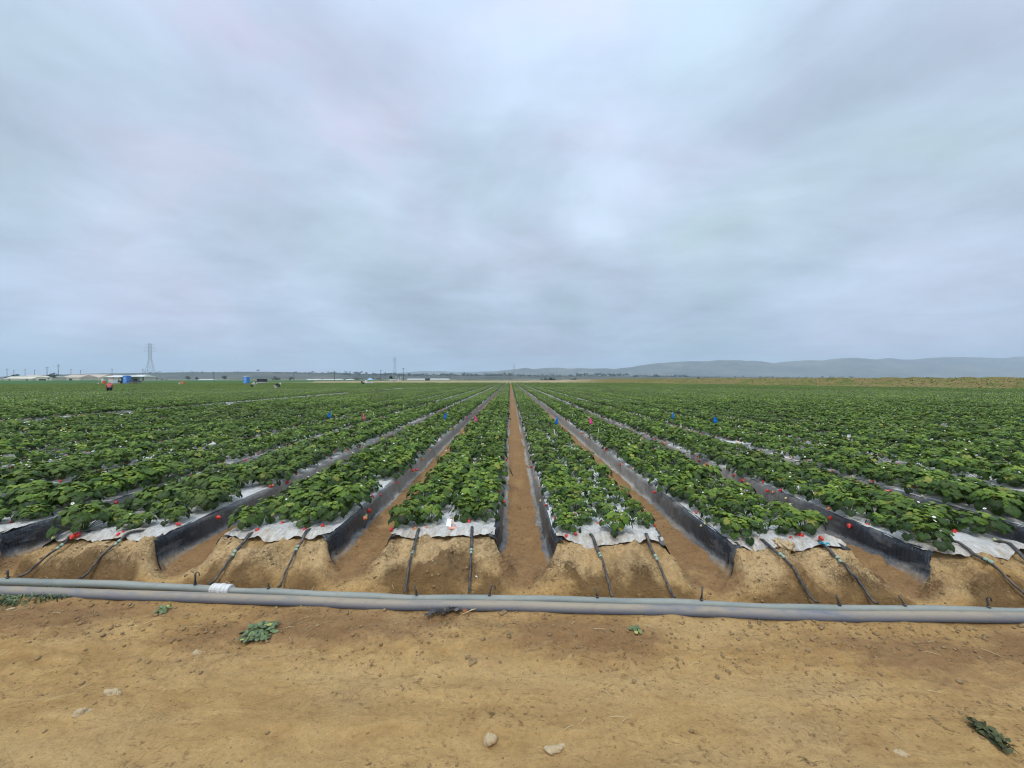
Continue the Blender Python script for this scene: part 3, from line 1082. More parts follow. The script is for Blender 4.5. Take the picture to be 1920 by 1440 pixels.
BERRY_TINTS = [0.92, 0.80, 0.72, 0.52, 0.30, 0.12]
berry_meshes = [solo_mesh(lambda m, t=t, s=s: berry_into(m, Vector((0, 0, 0)), Vector((1, 0, -0.12)), s, t, 0, 1, 1), 'strawberry', [M['berry'], M['stalk']]) for t, s in zip(BERRY_TINTS, (0.021, 0.022, 0.020, 0.019, 0.017, 0.013))]
flower_meshes = [solo_mesh(lambda m, i=i: flower_into(m, Vector((0, 0, 0)), Vector((0, 0, 1)), 0.0135, 0, 1, i), 'flower', [M['petal'], M['pollen']]) for i in range(3)]

# positions of every plant: four staggered rows per bed
ROWS = (-0.385, -0.14, 0.14, 0.385)
STEP = 0.35


def rows_of(k):
    if k == 0:
        return (-0.40, -0.17, 0.11, 0.395)
    if k == -1:
        return (-0.395, -0.165, 0.165, 0.395)
    return ROWS


def bed_scale(k):
    return {0: 0.72, 1: 0.85, -1: 0.89, -2: 0.91, -3: 0.89, 2: 0.86}.get(k, 0.88)


prs = np.random.RandomState(3)
plants = []      # (k, row, index, x, y, scale, variant, rz)
for k in range(-16, 17):
    yf = yfront(k)
    for ri, ro in enumerate(rows_of(k)):
        y = yf + 0.045 + (0.17 if ri % 2 else 0.0) + prs.uniform(-0.04, 0.06)
        if k == -1:
            y += (0.10, 0.0, 0.22, 0.10)[ri] - 0.02
        idx = 0
        while y < 27:
            idx += 1
            miss = prs.rand() < (0.06 if k == 0 else 0.04)
            if (k == -11 and prs.rand() < 0.94) or (k == -10 and ri == 0 and prs.rand() < 0.5):
                miss = True
            s_ = prs.uniform(0.72, 1.26) * bed_scale(k)
            if y < yf + 0.5:
                s_ *= 0.92
            plants.append((k, ri, idx, xc(k) + ro + prs.uniform(-0.035, 0.035), y + prs.uniform(-0.04, 0.04), 0 if miss else s_, prs.randint(NV), prs.uniform(0, 6.28)))
            y += STEP
plants = [p for p in plants if p[5] > 0]


def in_view(x, y, z):
    v = CAMROT.transposed() @ (Vector((x, y, z)) - Vector((0, 0, CAM_H)))
    if v.z > -0.2:
        return False
    return abs(v.x / -v.z) < 960 / F + 0.05 and abs(v.y / -v.z) < 720 / F + 0.05


scored = sorted(range(len(plants)), key=lambda i: plants[i][3] ** 2 * 0.35 + plants[i][4] ** 2 + (0 if in_view(plants[i][3], plants[i][4], 0.4) else 1e6))
solo = set(scored[:300])
PLANT_GROUP = 'strawberry plants at the front of the beds'


def film_top(x, y, k):
    return float(film_z(np.array([x - xc(k)]), np.array([x]), np.array([y]), yfront(k))[0])


# order each row's individuals from the front so that labels count true
count = {}
for i in sorted(solo, key=lambda i: plants[i][4]):
    k, ri, idx, x, y, s_, v, rz = plants[i]
    key = (k, ri)
    count[key] = count.get(key, 0) + 1
    nth = count[key]
    rr = random.Random(i * 13 + 5)
    root = empty('strawberry_plant', (x, y, film_top(x, y, k) - 0.004), rz)
    root.scale = (s_, s_, s_ * rr.uniform(1.02, 1.25))
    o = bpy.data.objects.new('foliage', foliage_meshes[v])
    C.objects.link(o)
    o.parent = root
    # fruit lies on the side of the plant facing the nearest furrow and the road
    nb = rr.choice([1, 1, 2, 2, 3]) if nth <= 1 else rr.choice([0, 0, 1, 1, 1, 2, 2, 3]) if (ri in (0, 3) or nth <= 2) else rr.choice([0, 0, 0, 1])
    red = 0
    for b in range(nb):
        if nth <= 1:
            a = R(-90 + rr.uniform(-65, 65))
        elif ri == 0:
            a = R(180 + rr.uniform(-50, 60))
        elif ri == 3:
            a = R(rr.uniform(-60, 50))
        else:
            a = rr.uniform(0, 6.28)
        ti = rr.choice([0, 0, 1, 1, 2, 3, 3, 4, 4, 5])
        red += ti <= 2
        bo = bpy.data.objects.new('strawberry', berry_meshes[ti])
        C.objects.link(bo)
        bo.parent = root
        rad = rr.uniform(0.155, 0.215)
        wx = rad * math.cos(a) * s_
        hang = 0.02
        if abs(x + wx - xc(k)) > HALF_T + 0.005:
            hang = -0.035
        bo.location = (rad * math.cos(a - rz), rad * math.sin(a - rz), hang)
        bo.rotation_euler = (rr.uniform(-.4, .4), rr.uniform(-0.1, 0.5), a - rz + rr.uniform(-.7, .7))
    nf = rr.choice([0, 0, 0, 1, 1, 2])
    for b in range(nf):
        a = rr.uniform(0, 6.28)
        rad = rr.uniform(0.02, 0.15)
        fo = bpy.data.objects.new('flower', rr.choice(flower_meshes))
        C.objects.link(fo)
        fo.parent = root
        fo.location = (rad * math.cos(a), rad * math.sin(a), 0.265 - 0.45 * rad + rr.uniform(-0.02, 0.03))
        fo.rotation_euler = (rr.uniform(-.6, .6), rr.uniform(-.6, .6), rr.uniform(0, 6))
    od, sd_ = side_name(k)
    rown = ordinal((ri + 1) if k >= 0 else (4 - ri))
    look = 'red-fruited ' if red else ('flowering ' if nf else ('fruiting ' if nb else 'leafy '))
    tag(root, f'{look}{ordinal(nth)} plant from hose, {rown} row, {od} bed on {sd_} of central furrow', 'strawberry plant', PLANT_GROUP)

# ---- the rest of the field as one mass (geometry nodes)
src = bpy.data.collections.new('field_plant_sources')
names = []


def add_src(me, tagname):
    o = bpy.data.objects.new(f'{len(names):02d}_{tagname}', me)
    src.objects.link(o)
    names.append(o.name)
    return len(names) - 1


def extras(mb, r, off, amt, bsize=1.0):
    for b in range(r.choice([0, 1, 1, 2, 2, 3, 4]) if amt else 0):
        a = r.uniform(0, 6.28)
        rad = r.uniform(0.15, 0.21)
        berry_into(mb, off + Vector((rad * math.cos(a), rad * math.sin(a), 0.015)), Vector((math.cos(a), math.sin(a), -0.2)), 0.02 * bsize, r.choice(BERRY_TINTS), 2, 1, 1, n=6)
    for b in range(r.choice([0, 0, 1, 1, 2])):
        a = r.uniform(0, 6.28)
        rad = r.uniform(0.02, 0.16)
        flower_into(mb, off + Vector((rad * math.cos(a), rad * math.sin(a), 0.275 - 0.45 * rad)), Vector((r.uniform(-.7, .7), r.uniform(-.7, .7), 1)), 0.0135 * bsize, 3, 4, b)


LEAFSET = [M['leaf'], M['stalk'], M['berry'], M['petal'], M['pollen']]
lod1 = []
for i in range(7):
    r = random.Random(500 + i)
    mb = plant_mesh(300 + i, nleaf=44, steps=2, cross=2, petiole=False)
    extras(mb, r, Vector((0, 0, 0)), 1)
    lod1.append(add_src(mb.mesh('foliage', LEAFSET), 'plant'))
TILE = 3.3
lod2, lod3 = [], []
for i in range(4):
    r = random.Random(800 + i)
    mb = MB()
    for ri, ro in enumerate(ROWS):
        for j in range(10):
            off = Vector((ro + r.uniform(-.04, .04), (j + (0.5 if ri % 2 else 0)) * 0.33 - TILE / 2 + r.uniform(-.04, .04), 0))
            if r.random() < 0.03:
                continue
            plant_mesh(r.randint(0, 99999), nleaf=28, steps=1, cross=2, petiole=False, mb=mb, origin=off, size=r.uniform(0.74, 1.02), single=True)
            extras(mb, r, off, 0)
    lod2.append(add_src(mb.mesh('foliage', LEAFSET), 'strip'))
LONG = 9.9
for i in range(3):
    r = random.Random(900 + i)
    mb = MB()
    for ri, ro in enumerate(ROWS):
        for j in range(30):
            off = Vector((ro + r.uniform(-.05, .05), (j + (0.5 if ri % 2 else 0)) * 0.33 - LONG / 2 + r.uniform(-.05, .05), 0))
            plant_mesh(r.randint(0, 99999), nleaf=14, steps=1, cross=1, petiole=False, mb=mb, origin=off, size=r.uniform(0.85, 1.12), single=True)
    lod3.append(add_src(mb.mesh('foliage', LEAFSET), 'strip'))

pts, var, rot, scl = [], [], [], []
for i, (k, ri, idx, x, y, s_, v, rz) in enumerate(plants):
    if i in solo or y > 22.0:
        continue
    if y < yfront(k) + 2.5 and abs(k) < 8:
        z = film_top(x, y, k)
    else:
        z = 0.31
    pts.append((x, y, z - 0.004))
    var.append(lod1[v % 7])
    rot.append((0, 0, rz))
    scl.append((s_, s_, s_ * prs.uniform(1.0, 1.28)))
Y2 = 22.0
for k in range(K_MIN, K_MAX + 1):
    y = Y2 if -16 <= k <= 16 else yfront(k) + 0.3
    while y < FIELD_END:
        d = math.hypot(y, xc(k))
        ln = TILE if d < 58 else LONG
        ymid = y + ln / 2
        if y + ln > FIELD_END + 2:
            break
        vis = abs(xc(k)) < (y + ln) * 1.5 + 6
        if vis and xc(k) < bank_x_limit(ymid):
            if k == -11 and d < 60 and prs.rand() < 0.9:
                y += ln
                continue
            if k == -11 and d < 70 and prs.rand() < 0.5:
                sx = 0.5
                pts.append((xc(k) - 0.26, ymid, 0.30))
            else:
                sx = prs.uniform(0.97, 1.06)
                pts.append((xc(k), ymid, 0.30))
            var.append(prs.choice(lod2 if ln == TILE else lod3))
            rot.append((0, 0, math.pi if prs.rand() < 0.5 else 0))
            scl.append((sx, 1.0, prs.uniform(1.0, 1.3)))
        y += ln


def scatter_object(name, pts, var, rot, scl, coll):
    me = bpy.data.meshes.new(name)
    me.from_pydata([tuple(p) for p in pts], [], [])
    a = me.attributes.new('variant', 'INT', 'POINT')
    a.data.foreach_set('value', np.array(var, np.int32))
    a = me.attributes.new('turn', 'FLOAT_VECTOR', 'POINT')
    a.data.foreach_set('vector', np.array(rot, np.float32).ravel())
    a = me.attributes.new('size', 'FLOAT_VECTOR', 'POINT')
    a.data.foreach_set('vector', np.array(scl, np.float32).ravel())
    o = bpy.data.objects.new(name, me)
    C.objects.link(o)
    ng = bpy.data.node_groups.new(name, 'GeometryNodeTree')
    ng.interface.new_socket('Geometry', in_out='INPUT', socket_type='NodeSocketGeometry')
    ng.interface.new_socket('Geometry', in_out='OUTPUT', socket_type='NodeSocketGeometry')
    N, Lk = ng.nodes, ng.links
    gi, go = N.new('NodeGroupInput'), N.new('NodeGroupOutput')
    iop = N.new('GeometryNodeInstanceOnPoints')
    ci = N.new('GeometryNodeCollectionInfo')
    ci.inputs['Collection'].default_value = coll
    ci.inputs['Separate Children'].default_value = True
    ci.inputs['Reset Children'].default_value = True
    iop.inputs['Pick Instance'].default_value = True

    def na(nm, tp):
        nd = N.new('GeometryNodeInputNamedAttribute')
        nd.data_type = tp
        nd.inputs['Name'].default_value = nm
        return nd.outputs['Attribute']
    Lk.new(gi.outputs[0], iop.inputs['Points'])
    Lk.new(ci.outputs[0], iop.inputs['Instance'])
    Lk.new(na('variant', 'INT'), iop.inputs['Instance Index'])
    Lk.new(na('turn', 'FLOAT_VECTOR'), iop.inputs['Rotation'])
    Lk.new(na('size', 'FLOAT_VECTOR'), iop.inputs['Scale'])
    Lk.new(iop.outputs[0], go.inputs[0])
    md = o.modifiers.new('scatter', 'NODES')
    md.node_group = ng
    return o


rest = scatter_object('strawberry_foliage', pts, var, rot, scl, src)
tag(rest, 'dense green strawberry plants running back over the whole field', 'strawberry plants', kind='stuff')

# ------------------------------------------------------------------ hose, pipe, drip lines


def line_pts(yfn, x0, x1, step, zc, wob=0.0, seed=1):
    xs = np.arange(x0, x1 + step / 2, step)
    ys = yfn(xs)
    zs = zc + wob * perlin(xs * 0.8, xs * 0 + seed, seed)
    return [Vector((float(a), float(b), float(c))) for a, b, c in zip(xs, ys, zs)]


HX = onz(418, 1102, 0.05).x
hose = empty('layflat_hose', (HX, float(hose_y(HX)), 0))
hp = line_pts(hose_y, -9, 9, 0.12, 0.034, 0.006, 4)
mb = MB()
rads = [0.034 + 0.005 * float(perlin(p.x * 1.9, 1.0, 9)) - (0.008 if 0.1 < p.x - HX < 0.35 else 0) for p in hp]
mb.tube(hp, rads, 16, squash=0.92)
o = mb.build('hose_tube', M['hose'], hose, True)
o.matrix_parent_inverse = Matrix.Translation(-hose.location)
mb = MB()
for dx, rr_, w in ((-0.072, 0.044, 0.020), (-0.040, 0.044, 0.018), (0.0, 0.047, 0.034), (0.042, 0.044, 0.016), (0.068, 0.044, 0.014)):
    a = Vector((HX + dx - w / 2, float(hose_y(HX + dx - w / 2)), 0.042))
    b = Vector((HX + dx + w / 2, float(hose_y(HX + dx + w / 2)), 0.042))
    mb.tube([a, a.lerp(b, .2), a.lerp(b, .8), b], [rr_ - 0.004, rr_, rr_, rr_ - 0.004], 18)
a = Vector((HX - 0.085, float(hose_y(HX - 0.085)), 0.042))
b = Vector((HX + 0.08, float(hose_y(HX + 0.08)), 0.042))
mb.tube([a, b], 0.0405, 18)
o = mb.build('coupling', M['white_plastic'], hose)
o['label'] = 'white ribbed coupling joining two lengths of the hose'
o.matrix_parent_inverse = Matrix.Translation(-hose.location)
tag(hose, 'grey-green layflat hose with white ribbed coupling, behind the blue-grey pipe', 'hose')

pp = line_pts(lambda x: pipe_y(x) + 0.012, -9, 9, 0.15, 0.038, 0.008, 7)
mb = MB()
mb.tube(pp, 0.038, 18)
pipe = mb.build('irrigation_pipe', M['pipe'], None, True)
tag(pipe, 'dusty blue-grey irrigation pipe lying along the edge of the dirt road', 'pipe')

DRIPS = [((40, 1076), (168, 1000), (118, 1032)), ((148, 1082), (262, 1002), (222, 1028)), ((392, 1092), (467, 1003), (436, 1041)), ((522, 1098), (577, 1000), (553, 1033)), ((757, 1112), (785, 998), (772, 1043)), ((877, 1118), (885, 996), (879, 1046)), ((1152, 1122), (1108, 1008), (1128, 1053)), ((1273, 1127), (1212, 1012), (1240, 1059)), ((1542, 1134), (1431, 1020), (1479, 1062)), ((1665, 1141), (1538, 1028), (1604, 1064)), ((1922, 1120), (1782, 1024), (1854, 1067)), ((2010, 1130), (1876, 1018), (1950, 1070))]
DL = ['by the black rag of film in the farthest corner near the weeds', 'passing the pale round chip on the earth mound', 'between the white coupling and the dark stub', 'with pale fitting, just beyond the white coupling', 'below the white paper tag, tower side of its mound', 'below the white paper tag, crossing the dark wet patch', 'first on the mound beyond the central furrow', 'beside the two white chips at the hose', 'passing the big earth clod on the white film', 'with a blue twist tie at its upper end', 'under the large front plant of the black-sided bed', 'at the bunched white film next to the frame edge']
DL[0] = 'at the mound nearest the grassy weeds'
for i, ((bx, by), (tx, ty), (cx, cy)) in enumerate(DRIPS):
    b = onz(bx, by, 0.08)
    b.y = float(hose_y(b.x)) + 0.02
    kk = int(np.clip(round((onz(tx, ty, 0.3).x - 0.94) / S), -6, 4))
    t = onz(tx, ty, 0.30)
    t.y = min(max(t.y, yfront(kk) - 0.10), yfront(kk) + 0.0)
    t.x = ray(tx, ty).x / ray(tx, ty).y * t.y
    fr = (by - cy) / (by - ty)
    path = []
    rr = random.Random(i)
    bend = rr.uniform(-0.02, 0.02)
    n = 22
    for q in range(n + 1):
        f = q / n
        x = b.x + (t.x - b.x) * f + bend * math.sin(math.pi * f)
        y = b.y + (t.y - b.y) * f
        z = float(soil_h(x, y)) + 0.015
        if y > yfront(kk) - 0.15:
            z = max(z, film_top(x, y, kk) + 0.013)
        path.append(Vector((x, y, z)))
    path[0].z = 0.072
    zs = [p.z for p in path]
    # upper hull so the stiff tube bridges hollows
    hull = [0]
    while hull[-1] < n:
        i0 = hull[-1]
        best = max(range(i0 + 1, n + 1), key=lambda j: (zs[j] - zs[i0]) / (j - i0))
        hull.append(best)
    zz = np.interp(range(n + 1), hull, [zs[h] for h in hull])
    for p, z in zip(path, zz):
        p.z = 0.65 * float(z) + 0.35 * p.z + 0.002
    path[-1].z = max(path[-1].z, film_top(path[-1].x, path[-1].y, kk) + 0.004)
    ext = path[-1] + Vector((0, 0.07, 0.0))
    ext.z = film_top(ext.x, ext.y, kk) - 0.02
    path.append(ext)
    root = empty('drip_line', b)
    ci = max(2, min(n - 3, int(fr * n)))
    mb = MB()
    mb.tube(path[:ci + 1], 0.0092, 8)
    o = mb.build('feed_tube', M['black_plastic'], root, True)
    o.matrix_parent_inverse = Matrix.Translation(-b)
    mb = MB()
    mb.tube(path[ci:], 0.0145, 8, squash=0.8)
    o = mb.build('drip_tape', M['black_plastic'], root, True)
    o.matrix_parent_inverse = Matrix.Translation(-b)
    c0 = path[ci]
    dv = (path[ci + 1] - path[ci - 1]).normalized()
    mb = MB()
    mb.tube([c0 - dv * 0.026, c0 - dv * 0.022, c0 - dv * 0.008, c0 - dv * 0.006], [0.010, 0.0138, 0.0138, 0.011], 10)
    mb.tube([c0 - dv * 0.006, c0 + dv * 0.006], 0.011, 10)
    mb.tube([c0 + dv * 0.006, c0 + dv * 0.008, c0 + dv * 0.026, c0 + dv * 0.03], [0.011, 0.0148, 0.0148, 0.012], 10)
    o = mb.build('connector', M['teal_plastic'], root, True)
    o['label'] = 'pale teal plastic connector'
    o.matrix_parent_inverse = Matrix.Translation(-b)
    if i == 9:
        mb = MB()
        cc = path[n - 2]
        for a_ in (0.3, 1.7, 2.9, 4.4, 5.4):
            mb.tube([cc + Vector((0, 0, 0.012)), cc + Vector((math.cos(a_) * 0.035, math.sin(a_) * 0.02, 0.026)), cc + Vector((math.cos(a_) * 0.055, math.sin(a_) * 0.03, 0.012))], 0.0045, 5)
        o = mb.build('twist_tie', plain('blue_tie', (0.02, 0.30, 0.42), 0.5), root)
        o.matrix_parent_inverse = Matrix.Translation(-b)
    tag(root, 'black drip line ' + DL[i], 'drip line', 'drip lines feeding the beds')

STUBS = [(28, 1074, 'short straight'), (362, 1094, 'tall hooked'), (506, 1096, 'tiny'), (779, 1114, 'short'), (917, 1120, 'looped'), (1122, 1120, 'upright'), (1322, 1128, 'thin tall'), (1584, 1136, 'pale'), (1719, 1143, 'leaning'), (1880, 1146, 'bent')]
SBY = ['by the farthest mound', 'between two bed mounds next to the white coupling', 'just past the white coupling', 'behind the black film scrap', 'behind the dry twig', 'below the mound past the central furrow', 'at the open furrow past the white chips', 'between the blue-tied line and its neighbour', 'below the second furrow mouth', 'where the hose dips behind the pipe']
for i, (sx, sy, w) in enumerate(STUBS):
    p = onz(sx, sy, 0.09)
    p.y = float(hose_y(p.x))
    p.z = 0.074
    hgt = 0.09 if 'tall' in w else (0.035 if 'tiny' in w else 0.06)
    mb = MB()
    lean = Vector((rnd.uniform(-.02, .02), rnd.uniform(0, .03), 0))
    mb.tube([p, p + lean * 0.5 + Vector((0, 0, hgt * .5)), p + lean + Vector((0, 0, hgt))], [0.008, 0.0065, 0.0075], 7)
    mb.tube([p - Vector((0, 0, 0.004)), p + Vector((0, 0, 0.006))], 0.013, 9)
    e = p + lean + Vector((0, 0, hgt))
    if 'loop' in w or 'hook' in w or 'bent' in w:
        mb.tube([e, e + Vector((0.012, 0, 0.012)), e + Vector((0.03, 0, 0.004)), e + Vector((0.034, 0, -0.02))], 0.004, 6)
    o = mb.build('tube_stub', M['black_plastic'], None, True)
    tag(o, f'{w} black stub on the hose {SBY[i]}', 'tube stub', 'unused stubs on the hose')

# ------------------------------------------------------------------ marker flags and stakes in the beds
FLAGS = [(620, 777, 'blue', 11.0, 'nearest to the blue booths'), (680, 781, 'pink', 10.5, 'on the tower side, farthest from the central furrow'), (837, 779, 'blue', 11.0, 'between two pink flags'), (890, 784, 'pink', 10.2, 'next to the central furrow on the tower side'), (1046, 788, 'blue', 9.6, 'above a white stake beside the furrow'), (1105, 788, 'pink', 9.6, 'between two blue flags past the central furrow'), (1263, 779, 'blue', 11.0, 'over a strip of bare white plastic'), (1338, 786, 'blue', 9.9, 'nearest to the embankment')]
for i, (fx, fy, colr, d, where) in enumerate(FLAGS):
    p = atd(fx, fy, d)
    base_z = 0.28
    root = empty('marker_flag', (p.x, p.y, base_z))
    mb = MB()
    top = p.z + 0.12 - base_z
    mb.tube([(0, 0, 0), (0.01, 0, top * .5), (0, 0, top)], 0.003, 5)
    mb.build('wire_stem', M['wire'], root)
    mb = MB()
    vs, fs = [], []
    rr = random.Random(i)
    sw = rr.uniform(0.6, 1.0)
    for a in range(6):
        for b in range(5):
            u, v = a / 5, b / 4
            w = 0.115 * u * (0.45 + 1.1 * v - 0.75 * sw * v * v)
            z = top - 0.02 - 0.20 * v - 0.055 * u * (1 - v)
            vs.append((w * (0.75 if i % 2 else -0.75), 0.05 * math.sin(u * 4 + v * 2) * u, z))
    for a in range(5):
        for b in range(4):
            fs.append((a * 5 + b, (a + 1) * 5 + b, (a + 1) * 5 + b + 1, a * 5 + b + 1))
    mb.add(vs, fs)
    o = mb.build('flag_sheet', M['flag_' + colr], root, True)
    md = o.modifiers.new('thickness', 'SOLIDIFY')
    md.thickness = 0.002
    tag(root, f'{colr} marker flag on a wire, {where}', 'marker flag', 'marker flags in the beds')

STAKES = [(1046, 808, 8.2, 'directly below the blue flag by the furrow'), (1060, 778, 10.4, 'right behind the flagged furrow edge'), (1272, 799, 9.0, 'below the blue flag over bare plastic'), (1334, 803, 8.7, 'below the flag nearest to the embankment'), (1218, 778, 10.6, 'between the pink flag and a blue flag'), (1162, 763, 13.5, 'beyond the pink flag near the bluish plants'), (1038, 765, 13.0, 'on the furrow edge beyond the blue flag'), (716, 774, 11.2, 'beside the pink flag on the tower side'), (754, 774, 12.0, 'midway between pink and blue flags'), (769, 760, 14.5, 'farther back between the pink and blue flags'), (675, 797, 8.9, 'just before the pink flag on the tower side'), (1104, 806, 8.4, 'just before the pink flag past the central furrow')]
for (sx, sy, d, where) in STAKES:
    d = (CAM_H - 0.56) * F / (sy - 711)
    p = atd(sx, sy, d)
    kb = round((p.x - 0.94) / S)
    ro = min(ROWS, key=lambda q: abs(xc(kb) + q - p.x))
    p.x = xc(kb) + ro
    mb = MB()
    h = 0.31
    w = 0.011
    mb.add([(-w, 0, 0), (w, 0, 0), (w, .004, 0), (-w, .004, 0), (-w, 0, h - .01), (w, 0, h - .01), (w, .004, h - .01), (-w, .004, h - .01), (0, 0, h + .012), (0, .004, h + .012)], [(0, 1, 5, 4), (3, 7, 6, 2), (0, 4, 7, 3), (1, 2, 6, 5), (4, 5, 8), (6, 7, 9), (5, 6, 9, 8), (7, 4, 8, 9)])
    o = mb.build('plant_stake', M['stake_white'], None, False, (p.x, p.y, 0.28))
    o.rotation_euler = (rnd.uniform(-.1, .1), rnd.uniform(-.1, .1), rnd.uniform(-.3, .3))
    tag(o, 'small white plant stake ' + where, 'plant stake', 'white plot stakes')

# ------------------------------------------------------------------ litter, stones, weeds


def gz(x, y):
    return float(soil_h(x, y))


STONES = [(212, 1303, 0.062, 0.030, 0.024, 'elongated pale stone on the road, nearer the pipe of two'), (157, 1340, 0.055, 0.032, 0.026, 'pale wedge stone on the road, nearest the frame corner'), (920, 1387, 0.030, 0.030, 0.026, 'small rounded pale stone on the road'), (1040, 1400, 0.070, 0.035, 0.016, 'broad flat pale stone half buried in the road'), (886, 1241, 0.034, 0.036, 0.018, 'round brownish stone half sunk in the road'), (371, 1226, 0.024, 0.024, 0.022, 'small angular stone on the road past the leafy weed'), (438, 1134, 0.028, 0.02, 0.024, 'grey lump touching the pipe'), (945, 1154, 0.034, 0.024, 0.024, 'brown clod touching the pipe past the twig'), (18, 1143, 0.04, 0.02, 0.012, 'flat pale stone beside the grassy weeds'), (1695, 1408, 0.04, 0.024, 0.012, 'faint flat stone near the withered plant'), (1540, 1180, 0.03, 0.02, 0.012, 'small tan clod by the pipe')]
for i, (px, py, a, b, c, lab) in enumerate(STONES):
    p = onz(px, py, 0.0)
    p.z = gz(p.x, p.y) + c * 0.12
    mb = MB()
    mb.blob((0, 0, 0), (a * .72, b * .72, c * .9), 0, 40 + i, 4, 0.7, 0.5, rnd.uniform(-0.3, 0.7), 0.30)
    o = mb.build('stone', M['clod'] if 'brown' in lab or 'clod' in lab else M['stone'], None, True, p)
    tag(o, lab, 'stone')

CHIPS = [(197, 1025, 0.20, 0.036, 0.026, 'pale oval chip on the earth mound under the blue scrap'), (222, 1027, 0.22, 0.016, 0.014, 'small round cream chip beside a drip line'), (1202, 1094, 0.10, 0.008, 0.007, 'tiny white chip on the dark wet soil'), (1277, 1107, 0.06, 0.015, 0.013, 'white egg-shaped chip beside the drip line foot'), (893, 1081, 0.12, 0.010, 0.009, 'small white chip on wet earth below the paper tag')]
for i, (px, py, z, a, b, lab) in enumerate(CHIPS):
    p = onz(px, py, z)
    for _ in range(6):
        p = onz(px, py, gz(p.x, p.y) + b * 0.5)
    mb = MB()
    mb.blob((0, 0, 0), (a, b, b * 0.8), 0, 90 + i, 2, 0.2)
    o = mb.build('chip', M['stake_white'] if 'white' in lab else M['straw'], None, True, p)
    tag(o, lab, 'chip')

# earth clod sitting on the white film
p = onz(1466, 1020, 0.30)
p.z = max(gz(p.x, p.y), 0.27) + 0.02
mb = MB()
mb.blob((0, 0, 0), (0.085, 0.065, 0.055), 0, 7, 5, 0.5, 0.5, 0.0, 0.42)
o = mb.build('earth_clod', M['stone'], None, True, p)
tag(o, 'large cracked earth clod pushed against the white film of the bed', 'earth clod')

# loose crumbs of soil
mb = MB()
r = random.Random(77)
for i in range(3300):
    zone = r.random()
    if zone < 0.45:
        x = r.uniform(-4.6, 4.6)
        y = float(pipe_y(x)) - abs(r.gauss(0, 0.28)) - 0.03
    elif zone < 0.58:
        x = xc(r.choice((-4, -3, -2, -1, 0, 1, 2))) + r.choice((-1, 1)) * r.uniform(0.66, 0.8)
        y = r.uniform(3.3, 7.0)
    elif zone < 0.80:
        x = r.uniform(-5, 5)
        y = float(hose_y(x)) + 0.06 + abs(r.gauss(0, 0.22))
    else:
        x = r.uniform(-3.5, 3.5)
        y = r.uniform(1.5, 2.8)
    s_ = 0.003 + (0.012 if zone < 0.75 else 0.006) * r.random() ** 3
    mb.blob((x, y, gz(x, y) + s_ * 0.25), (s_ * r.uniform(.8, 1.6), s_ * r.uniform(.7, 1.2), s_ * r.uniform(.6, .9)), 0, i % 17, 1, 0.4, 0.5, r.uniform(0, 3))
o = mb.build('soil_rubble', M['clod'], None, True)
tag(o, 'crumbs and small clods scattered along the road and mounds', 'soil crumbs', kind='stuff')

# straw bits
mb = MB()
for i in range(90):
    x = r.uniform(-4.5, 4.5)
    y = float(hose_y(x)) + r.choice([r.uniform(-1.1, -0.2), r.uniform(0.08, 0.4)])
    a = r.uniform(0, 3.14)
    ln = r.uniform(0.015, 0.045)
    z = gz(x, y) + 0.006
    mb.tube([(x - math.cos(a) * ln, y - math.sin(a) * ln, z), (x, y, z + 0.004), (x + math.cos(a) * ln, y + math.sin(a) * ln, z)], 0.0016, 4)
o = mb.build('straw_litter', M['straw'], None)
tag(o, 'bits of dry straw strewn over the soil', 'straw', kind='stuff')

# black film rag, twig and orange scrap by the pipe
p = onz(832, 1156, 0)
vs, fs = [], []
for a in range(15):
    for b in range(6):
        u, v = a / 14 - .5, b / 5 - .5
        vs.append((u * 0.24 + v * 0.03, u * 0.055 + v * 0.055 * (1 + 0.5 * math.sin(a)), 0.010 + 0.022 * abs(math.sin(a * 1.9 + b)) + 0.012 * abs(math.cos(b * 2.3 + a))))
for a in range(14):
    for b in range(5):
        fs.append((a * 6 + b, (a + 1) * 6 + b, (a + 1) * 6 + b + 1, a * 6 + b + 1))
mb = MB()
mb.add(vs, fs)
o = mb.build('film_scrap', M['black_plastic'], None, False, (p.x, p.y, gz(p.x, p.y)))
o.modifiers.new('thickness', 'SOLIDIFY').thickness = 0.002
tag(o, 'crumpled scrap of black plastic film lying against the pipe', 'plastic scrap')
p = onz(885, 1152, 0)
mb = MB()
mb.tube([(-0.07, -0.03, 0.012), (-0.01, 0.0, 0.022), (0.04, 0.015, 0.03), (0.08, 0.02, 0.045)], 0.004, 5)
mb.tube([(-0.01, 0.0, 0.022), (0.02, 0.03, 0.04), (0.07, 0.04, 0.05), (0.085, 0.02, 0.03)], 0.003, 5)
o = mb.build('dry_twig', M['straw'], None, True, (p.x, p.y, gz(p.x, p.y)))
tag(o, 'pale forked dry twig leaning on the pipe', 'twig')
p = onz(872, 1150, 0)
mb = MB()
mb.box((0, 0, 0.012), (0.035, 0.016, 0.014), 0, 0.2)
mb.box((0.006, 0.004, 0.022), (0.02, 0.012, 0.008), 0, 0.5)
o = mb.build('plastic_scrap', M['crate_orange'], None, False, (p.x, p.y, gz(p.x, p.y)))
tag(o, 'tiny orange scrap between black film and dry twig', 'plastic scrap')

